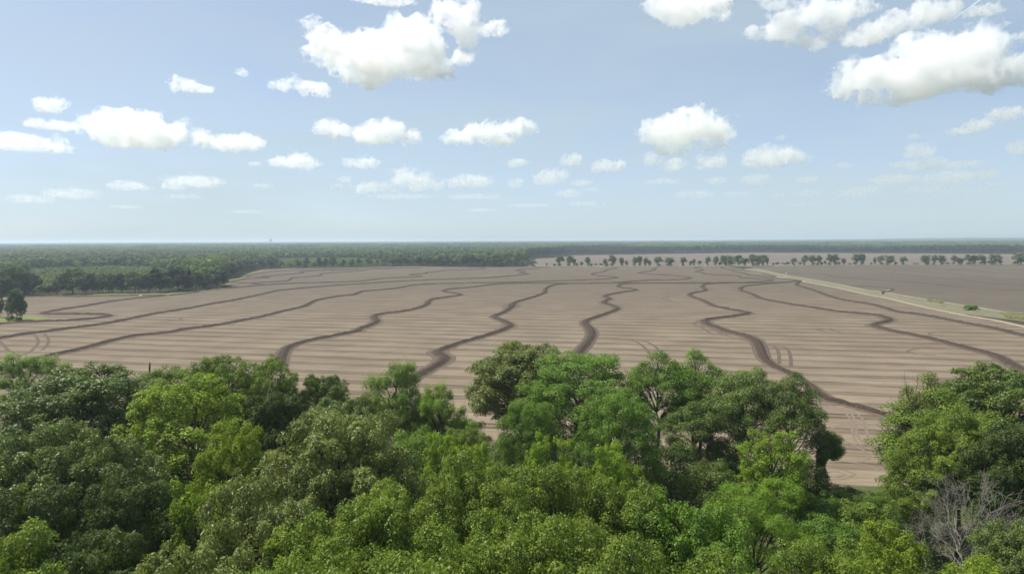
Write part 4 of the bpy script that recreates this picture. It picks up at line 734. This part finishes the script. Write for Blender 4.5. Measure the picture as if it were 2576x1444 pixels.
def grid(x0, x1, y0, y1, step, jit=.45):
    X, Y = np.meshgrid(np.arange(x0, x1, step), np.arange(y0, y1, step)); X = X.ravel()+rng.uniform(-jit, jit, X.size)*step; Y = Y.ravel()+rng.uniform(-jit, jit, Y.size)*step; return X, Y
def wedge(X, Y, m=.86): return np.abs(X) < Y*m+25
def open_land(X, Y, pad=5):
    r = np.zeros(X.shape, bool)
    for P in (POLY_MAIN, POLY_R, POLY_FAR):
        for dx, dy in ((0, 0), (pad, 0), (-pad, 0), (0, pad), (0, -pad)): r |= inside(P, X+dx, Y+dy)
    for P in (HEDGE_BELT, STRIP): r |= inside(P, X, Y)
    return r
HEDGE_BELT = np.concatenate([HEDGE_LINE, HEDGE0[::-1], TOP[::-1][:6]]); STRIP = np.concatenate([RIGHT, BANKR[::-1]])
def canopy(z, *v): return np.array([ground(*D(z, v[i], v[i+1]), 5.0) for i in range(0, len(v), 2)])
PL1 = canopy('L4', 230, 620, 400, 660, 560, 640, 830, 600, 1500, 560, 1900, 480, 1560, 395, 1400, 372, 700, 380, 250, 400)
PL2 = np.concatenate([canopy('Z1', 1330, 210, 1900, 203, 2560, 195), canopy('Z2', 600, 165, 600, 85), canopy('Z1', 2560, 60, 1900, 55, 1330, 65)])
#('L4', 230, 560, 400, 640, 560, 560, 830, 470, 1500, 455, 1560, 395, 1400, 372, 700, 385, 250, 405)); PL2 = chain(('Z1', 1330, 205, 1900, 195, 2560, 185), ('Z2', 600, 150, 600, 75), ('Z1', 2560, 70, 1900, 75, 1330, 85))
X, Y = grid(-2300, 2300, 330, 2750, 8.2); m = wedge(X, Y) & ~open_land(X, Y)
yg = inside(PL1, X, Y) | inside(PL2, X, Y)
clump = np.sin(X*.011+1.3*np.sin(Y*.008))+np.sin(Y*.013+X*.004)
a = m & ~yg & (Y < 2700); n = a.sum(); sc = rng.uniform(.8, 1.12, n); sh = rng.uniform(.62, 1.08, n)*(1+.1*clump[a])
pick = np.where(clump[a]+rng.normal(0, .8, n) > .3, rng.choice([0, 2, 3, 6, 5], n), rng.choice([0, 1, 4, 2], n))
ft = densify(FARTOP, 40, False); o_ = np.argsort(ft[:, 0]); yft = np.interp(X[a], ft[o_, 0], ft[o_, 1], left=1e9, right=1e9); shade_belt = (Y[a] > yft-25) & (Y[a] < yft+260)  # shaded front of the far wood, its shade put in by darker leaf colour
pick = np.where(shade_belt, rng.choice([1, 4], n), pick); sh = np.where(shade_belt, sh*1.12, sh)
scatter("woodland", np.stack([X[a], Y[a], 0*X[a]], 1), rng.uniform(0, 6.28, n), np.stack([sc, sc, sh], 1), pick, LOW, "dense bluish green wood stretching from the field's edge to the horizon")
X, Y = grid(-900, 400, 330, 1700, 4.3); a = (inside(PL1, X, Y) | inside(PL2, X, Y)) & ~open_land(X, Y, 9) & (rng.random(X.shape) < .85); n = a.sum(); sc = rng.uniform(.7, 1.2, n)
scatter("young_plantation", np.stack([X[a], Y[a], 0*X[a]], 1), rng.uniform(0, 6.28, n), np.stack([sc, sc, sc*rng.uniform(.6, 1.05, n)], 1), rng.integers(0, 3, n), YOUNG, "pale green mass of young planted trees behind the dark edge trees")
# glades: far fields and a pale meadow seen as slivers between the distant woods
GL = [chain(('L7', 900, 200, 2050, 188, 2050, 196, 900, 207)), chain(('L6', 1850, 225, 2400, 212, 2400, 222, 1850, 232)), chain(('L5', 1850, 230, 2300, 224, 2300, 234, 1850, 240))]
GL = [np.array([ground(*p_) for p_ in q_]) for q_ in ([D('L7', 900, 190), D('L7', 2050, 180), D('L7', 2050, 196), D('L7', 900, 207)], [D('L6', 1850, 222), D('L6', 2400, 208), D('L6', 2400, 222), D('L6', 1850, 234)], [D('L5', 1850, 226), D('L5', 2300, 220), D('L5', 2300, 234), D('L5', 1850, 240)])]
for g_ in GL: sheet("meadow", g_, .05, grass_mat("meadow_grass", (.15, .18, .07), (.22, .22, .10), .02))
X, Y = grid(-6200, 6200, 2690, 7000, 62, .4); a = wedge(X, Y, .84) & ~inside(POLY_FAR, X, Y)
for g_ in GL: a &= ~inside(g_, X, Y)
n = a.sum(); scatter("distant_wood", np.stack([X[a], Y[a], 0*X[a]], 1), rng.uniform(0, 6.28, n), np.stack([np.ones(n), np.ones(n), rng.uniform(.8, 1.15, n)], 1), rng.integers(0, 6, n), PATCH, "hazy wooded plain reaching the horizon")
nr, na_ = 150, 520; rr = 6700*(23000/6700)**(np.linspace(0, 1, nr)); aa = np.radians(np.linspace(-43, 43, na_)); RR, AA = np.meshgrid(rr, aa, indexing='ij')
nzv = smooth_noise((nr, na_, 2), 5, rng)[..., 0]*.6+smooth_noise((nr, na_, 2), 1.6, rng)[..., 0]*.4
zz = 13+8*nzv; hill = np.exp(-((RR-9000)/1500)**2); azd = np.degrees(AA)
zz += hill*(24*np.exp(-((azd-34)/7)**2)+10*np.exp(-((azd-20)/9)**2)+8*np.exp(-((azd+30)/6)**2)); zz[0] = 0
i = (np.arange(nr-1)[:, None]*na_+np.arange(na_-1)[None]).ravel(); fc = np.stack([i, i+1, i+na_+1, i+na_], 1)[:, ::-1]
me = mesh_from("horizon_wood", np.stack([RR*np.sin(AA), RR*np.cos(AA), zz], 2).reshape(-1, 3), fc, False)
k = NT("horizon_canopy"); n_ = k.noise(k.pos((.02, .008, .05)), 1, 5, .7); me.materials.append(k.done(k.bsdf(k.mix(k.ramp(n_, .35, .65), (.035, .06, .025), (.07, .11, .035)), .9, .1)))
tag(link(bpy.data.objects.new("horizon_wood", me)), "last low line of woods along the horizon", kind='stuff')
# undergrowth filling the near wood's floor
bm_n = 60000; x = rng.uniform(-110, 110, bm_n); y = rng.uniform(22, NEAR_Y-1, bm_n); hN = smooth_noise((240, 120, 2), 6, rng)[..., 0]; z = 2.6*hN[np.clip((x+120).astype(int), 0, 239), np.clip(y.astype(int), 0, 119)]**2*rng.uniform(.3, 1.1, bm_n)
z *= np.clip((NEAR_Y+1-y)/8, .15, 1)
tag(link(bpy.data.objects.new("undergrowth", leaf_mesh("undergrowth", np.stack([x, y, z+.05], 1), rng.normal(0, .5, (bm_n, 3))+[0, 0, 1], rng.normal(size=(bm_n, 3)), rng.uniform(.3, .6, bm_n), rng.uniform(.2, .45, bm_n), rng.random(bm_n), M_LEAF['oak2']))), "low leafy undergrowth on the floor of the near wood", kind='stuff')
# ------------------------------------------------------------------ small built things
def box(bm, c, s, rz=0.0):
    import bmesh
    r = bmesh.ops.create_cube(bm, size=1.0, matrix=Matrix.Translation(c) @ Matrix.Rotation(rz, 4, 'Z') @ Matrix.Diagonal((*s, 1))); return r
import bmesh
def obj_bm(name, bm, mat, parent=None):
    me = bpy.data.meshes.new(name); bm.to_mesh(me); bm.free(); me.materials.append(mat); return link(bpy.data.objects.new(name, me), parent)
def paint(name, c, r=.5): k = NT(name); n = k.noise(k.pos(), 3, 4); return k.done(k.bsdf(k.mix(k.ramp(n, .3, .7, 0, .35), c, tuple(x*.6 for x in c)), r, .3))
M_OR = paint("orange_tarp", (.75, .20, .10)); M_WH = paint("white_tarp", (.8, .78, .74)); M_ST = paint("galvanised", (.42, .44, .45))
GATES = [('L4', 1615, 660, 1, "orange levee gate at the left end of the long bright levee near the wood"), ('L4', 1355, 659, 0, "white levee gate left of the orange one near the wood's edge"), ('Z4', 1750, 290, 0, "white levee gate just beyond the grassy bank at the right"), ('Z4', 1905, 302, 1, "orange levee gate in the darker right field near the bank"), ('Z4', 2010, 415, 0, "white levee gate where the levees meet at the bank"), ('Z4', 520, 188, 0, "white levee gate before the far hedgerow, right of centre"), ('Z5', 1618, 172, 1, "tiny orange levee gate under the hedgerow at the far right"), ('Z5', 868, 546, 0, "white levee gate on the curled levee of the right field"), ('Z3', 1390, 192, 0, "white levee gate before the far hedgerow, near the middle"), ('Z4', 1605, 178, 0, "white levee gate under the low bushes of the hedgerow"), ('Z3', 765, 190, 0, "white levee gate below the broad pair of hedgerow trees")]
for z, x, y, c, l in GATES:
    g = ground(*D(z, x, y)); root = link(bpy.data.objects.new("levee_gate", None)); root.location = (g[0], g[1], .05); tag(root, l, "levee gate", "levee gates")
    bm = bmesh.new(); n = 9
    vs_ = [[bm.verts.new((-1.2+2.4*i/(n-1), -.5*j+.08*math.sin(i*2.1), (.95-.45*(1-abs(i-4)/4))*(1-j*.85)+.05*math.sin(i*1.7+j))) for i in range(n)] for j in (0, .5, 1)]
    for j in range(2):
        for i in range(n-1): bm.faces.new((vs_[j][i], vs_[j][i+1], vs_[j+1][i+1], vs_[j+1][i]))
    bmesh.ops.solidify(bm, geom=bm.faces[:], thickness=.03); obj_bm("tarp", bm, M_OR if c else M_WH, root)
    for sx in (-1.2, 1.2): bm = bmesh.new(); box(bm, (sx, .06, .5), (.09, .09, 1.1)); box(bm, (sx, .1, 1.06), (.14, .14, .05)); obj_bm("post", bm, M_DEAD, root)
WEED = leaf_mat('yellow_weed', (.25, .245, .095), .3)
W_ = [np.array([ground(*D('L7', *q)) for q in z_]) for z_ in (((1660, 690), (1740, 690), (1840, 712), (1740, 722)), ((2340, 820), (2440, 815), (2600, 850), (2600, 878), (2420, 855)))]
for P_ in W_:
    n = 4500; x0, y0 = P_.min(0); x1, y1 = P_.max(0); x = rng.uniform(x0, x1, n); y = rng.uniform(y0, y1, n); a = inside(P_, x, y); x, y = x[a], y[a]; n = a.sum()
    tag(link(bpy.data.objects.new("weeds", leaf_mesh("weeds", np.stack([x, y, rng.uniform(.3, 1.5, n)], 1), rng.normal(0, .5, (n, 3))+[0, 0, 1], rng.normal(size=(n, 3)), rng.uniform(.3, .6, n), rng.uniform(.2, .4, n), rng.random(n), WEED))), "yellow flowering weeds on the grassy bank", kind='stuff')
# contrail in the upper right corner
v0, v1 = ray(2372, 66), ray(2490, -20); c0, c1 = v0*(9000/v0[2]), v1*(9000/v1[2]); n = 24; t_ = np.linspace(0, 1, n)[:, None]; P = c0*(1-t_)+c1*t_; ctr = P.mean(0)
k = NT("contrail_vapour"); vv = k.n("VolumeScatter"); vv.inputs["Density"].default_value = .006; vv.inputs["Anisotropy"].default_value = .4; k.t.links.new(vv.outputs[0], k.out.inputs["Volume"])
me = tube_mesh("contrail", [(P-ctr, 4+34*np.sin(np.linspace(.02, 1.9, n)))], k.m, 10); bm = bmesh.new(); bm.from_mesh(me); bmesh.ops.holes_fill(bm, edges=[e for e in bm.edges if e.is_boundary]); bm.to_mesh(me); bm.free()
o = link(bpy.data.objects.new("contrail", me)); o.location = ctr; tag(o, "thin straight contrail in the upper right corner of the sky", "contrail")
# water tower on the horizon
v = ray(681, 609); v = v/np.linalg.norm(v[:2]); tw = v*4700; root = link(bpy.data.objects.new("water_tower", None)); root.location = (tw[0], tw[1], 0); tag(root, "distant water tower alone on the left horizon", "water tower")
bm = bmesh.new(); bmesh.ops.create_cone(bm, cap_ends=True, segments=24, radius1=6.5, radius2=6.5, depth=9, matrix=Matrix.Translation((0, 0, 46))); bmesh.ops.create_cone(bm, cap_ends=True, segments=24, radius1=6.6, radius2=.5, depth=2.4, matrix=Matrix.Translation((0, 0, 51.7))); obj_bm("tank", bm, paint("grey_paint", (.30, .32, .34)), root)
for i in range(6): bm = bmesh.new(); a_ = i*math.pi/3; bmesh.ops.create_cone(bm, cap_ends=True, segments=8, radius1=.5, radius2=.4, depth=41.6, matrix=Matrix.Translation((5.6*math.cos(a_), 5.6*math.sin(a_), 20.7))); obj_bm("leg", bm, M_ST, root)
bm = bmesh.new(); bmesh.ops.create_cone(bm, cap_ends=True, segments=12, radius1=1.0, radius2=1.0, depth=41.6, matrix=Matrix.Translation((0, 0, 20.7))); obj_bm("riser_pipe", bm, M_ST, root)
# ------------------------------------------------------------------ the air
bm = bmesh.new(); zt, zb = 64.0, -1.2; box(bm, (0, (gy1+gy0)/2, (zt+zb)/2), (gx*2+400, gy1-gy0+400, zt-zb))
k = NT("haze_air"); pv = k.n("VolumePrincipled"); pv.inputs["Color"].default_value = (.74, .87, 1.0, 1); pv.inputs["Density"].default_value = HAZE; pv.inputs["Anisotropy"].default_value = .3
k.t.links.new(pv.outputs[0], k.out.inputs["Volume"]); hz = obj_bm("haze", bm, k.m); tag(hz, "thin bluish haze over the plain", kind='stuff')
CL = [
 ('B', [(330,330,330,150),(520,240,200,120),(130,310,140,130),(600,350,180,120),(430,440,330,75),(230,230,120,70),(700,440,90,60)], 'big'),
 ('B', [(900,130,140,110),(800,80,110,55),(1000,180,130,60),(930,240,70,70),(920,370,60,35),(870,40,50,40)], ''),
 ('B', [(400,5,180,30)], ''),
 ('A', [(1950,150,60,50),(1990,260,90,110)], ''),
 ('A', [(1770,545,90,35),(1860,530,50,50),(1960,560,100,45),(2040,570,45,50)], ''),
 ('A', [(310,665,80,42),(360,645,45,30)], ''),
 ('A', [(1170,550,90,42),(1110,520,35,40),(1250,560,70,30)], ''),
 ('A', [(1515,460,38,30)], ''),
 ('A', [(850,830,250,95),(950,760,100,60),(690,775,90,55),(1120,830,90,80),(1230,875,100,55),(660,850,90,50),(960,910,120,30)], ''),
 ('A', [(1490,900,135,52),(1580,900,60,40)], ''),
 ('A', [(230,775,65,30),(380,795,90,28)], ''),
 ('A', [(150,905,200,55),(30,900,80,40)], ''),
 ('A', [(1860,1020,140,50)], ''),
 ('A', [(1220,1140,150,40),(1100,1170,90,20)], ''),
 ('A', [(800,1170,100,30)], ''),
 ('A', [(450,1220,150,30),(180,1250,130,25)], ''),
 ('B', [(110,825,110,65),(320,845,140,75),(440,820,100,75),(550,860,80,60)], ''),
 ('B', [(880,860,110,60),(1050,840,140,70),(1210,810,120,60),(1130,885,100,35)], ''),
 ('B', [(260,1025,100,42)], ''),
 ('B', [(520,1120,110,85),(620,1150,120,60),(330,1180,180,40),(700,1160,80,50)], ''),
 ('B', [(930,1140,150,42),(820,1150,60,30)], ''),
 ('B', [(1215,1025,72,36)], ''),
 ('B', [(1215,1150,50,38)], ''),
 ('B', [(1580,1010,70,42)], ''),
 ('B', [(1450,1120,105,55)], ''),
 ('B', [(1790,1045,105,52)], ''),
 ('B', [(1550,1215,90,30)], ''),
 ('C', [(280,830,270,90),(300,760,140,75),(450,850,90,70),(120,860,110,70),(400,930,120,30),(160,945,80,30)], ''),
 ('C', [(300,60,220,80),(150,20,80,40),(460,50,70,50)], ''),
 ('C', [(930,130,110,70),(1100,80,130,80),(1280,60,130,70),(860,200,130,50),(740,210,70,35),(1080,260,120,42),(1180,160,80,50),(860,20,110,40)], ''),
 ('C', [(1430,210,130,65),(1640,130,120,60),(1800,80,130,65),(1900,30,60,40),(1530,190,80,50)], ''),
 ('C', [(1500,490,240,110),(1800,400,250,140),(1700,300,140,60),(2050,320,200,110),(1650,570,240,60),(1350,530,100,65),(2200,240,80,45),(1950,250,140,40)], ''),
 ('C', [(2220,480,190,80),(2330,420,90,60),(2120,510,110,45)], ''),
 ('C', [(800,990,150,70),(960,990,80,40),(720,1020,80,45),(790,930,60,35)], ''),
 ('C', [(430,1030,90,45),(380,1010,40,35),(490,1000,40,40)], ''),
 ('C', [(70,1010,70,50),(200,1040,80,42)], ''),
 ('C', [(720,1130,80,40)], ''),
 ('C', [(1735,950,80,52),(1760,1035,130,32)], ''),
 ('C', [(2120,785,80,30),(1990,825,70,20)], ''),
 ('C', [(2290,720,85,38)], ''),
 ('C', [(2000,1035,110,25)], ''),
 ('C', [(2160,1105,70,28)], ''),
 ('C', [(1560,1130,130,32)], ''),
 ('C', [(1350,1210,120,36),(1450,1180,60,20)], ''),
 ('C', [(1930,1120,130,40)], ''),
 ('C', [(310,1220,130,30)], ''),
 ('C', [(2370,930,60,45)], ''),
]
for q in [('B',950,1235,190,22),('B',500,1235,220,20),('B',1300,1290,150,16),('B',1650,1280,130,18),('B',1000,1320,120,14),('C',600,1220,120,22),('C',1050,1215,90,22),('C',1030,1130,70,24),('C',1260,1040,50,18),('C',1800,1190,140,26),('C',2050,1210,120,20),('C',2230,1165,80,18),('C',850,1225,45,18),('C',470,1135,70,30),('C',120,1140,110,22),('C',1000,1280,110,12),('A',1150,1235,110,16),('A',790,1300,90,14),('A',1540,1330,110,12),('A',1600,1030,40,15),('B',1630,1150,80,24),('B',1700,1190,60,16),('A',1650,1165,60,14),('B',150,1130,45,22),('B',150,1000,30,14),('C',870,865,30,18),('C',1705,860,36,16),('C',2150,70,90,30),('C',2150,1090,70,24)]:
    CL.append((q[0], [(q[1],q[2],q[3],q[4]),(q[1]+q[3]*.45,q[2]+q[4]*.2,q[3]*.5,q[4]*.7)], 'faint'))
CLAB = ["biggest white cumulus cloud, high left of the middle, with a grey underside", "torn white cloud just right of the biggest cumulus", "cloud scrap cut by the top edge above the biggest cumulus", "wispy cloud fringe at the left end of the biggest cumulus", "ragged thin cloud below and left of the biggest cumulus",
 "small cloud high at the left, above the pair of flat puffs", "small cloud midway between the small left cloud and the ragged thin one", "tiny lone puff of cloud above the ragged thin cloud", "long billowing cloud at the left, the widest on that side", "rounded cloud at the right end of the long billowing left cloud", "pair of flat puffs left of the long billowing cloud", "hazy cloud cut by the left frame edge",
 "small hazy cloud below and left of the twin lumpy clouds", "faint low cloud under the rounded cloud at the left", "faint low cloud scrap left of the faint low cloud", "faint cloud bank lowest at the far left",
 "lumpy cloud under the biggest cumulus, left one of two alike", "lumpy cloud right of the one under the biggest cumulus", "small humped cloud under the left lumpy cloud", "peaked cloud low in the middle, tallest of the low ones", "flat cloud touching the right side of the peaked low cloud", "small oval cloud under the right lumpy cloud", "tiny round cloud below the small oval cloud", "small slanting cloud between the oval cloud and the domed one", "tilted cloud under the small slanting cloud", "tilted cloud left of the domed cumulus, its base grey", "faint flat cloud under the tilted cloud",
 "domed cumulus with a blue-grey hollow base, right of the middle", "cloud cut by the top edge above the domed cumulus", "broken cloud of several lobes near the top, right of the middle", "slanting cloud between the broken cloud and the contrail corner", "largest cloud at the right, a long slanting heap", "cloud cut by the right frame edge beside the long slanting heap", "triangular cumulus right of the domed one", "two-horned cloud under the domed cumulus", "lumpy pair of little clouds left of the two-horned cloud", "small cloud right under the triangular cumulus", "knobbed cloud standing on a flat streak at the right", "streaky cloud above the knobbed one, slanting up to the right", "little cloud at the right edge above the streaky slanting one", "flat cloud right of the knobbed cloud's streak", "small streak of cloud low at the right", "hazy cloud left below the knobbed cloud", "low hazy cloud left of the one below the knobbed cloud", "hazy broad cloud below the flat cloud at the right", "low flat hazy cloud under the two-horned cloud", "cloud scrap cut by the right frame edge above the low haze"]
bits = []
for i, (z, b, s) in enumerate(CL):
    o = cloud(z, b, 100+i, mfp=(5.0 if s != 'faint' else 5.0))
    if o is None: continue
    if s != 'faint': tag(o, CLAB[i], "cloud")
    else: bits.append(o)
V, Fc, MI, mats_, base = [], [], [], [], 0        # the faint scraps low over the horizon run together into one bank
for q, o in enumerate(bits):
    me = o.data; v = np.empty(len(me.vertices)*3, np.float32); me.vertices.foreach_get("co", v); v = v.reshape(-1, 3)+np.array(o.location)
    f = np.empty(len(me.loops), np.int32); me.loops.foreach_get("vertex_index", f); V.append(v); Fc.append(f.reshape(-1, 4)+base); MI.append(np.full(len(f)//4, q)); mats_.append(me.materials[0]); base += len(v)
    bpy.data.objects.remove(o); bpy.data.meshes.remove(me)
me = mesh_from("cloud_bank", np.concatenate(V), np.concatenate(Fc))
for m_ in mats_: me.materials.append(m_)
me.polygons.foreach_set("material_index", np.concatenate(MI).astype(np.int32)); tag(link(bpy.data.objects.new("cloud_bank", me)), "faint cloud scraps running together low over the horizon", kind='stuff')
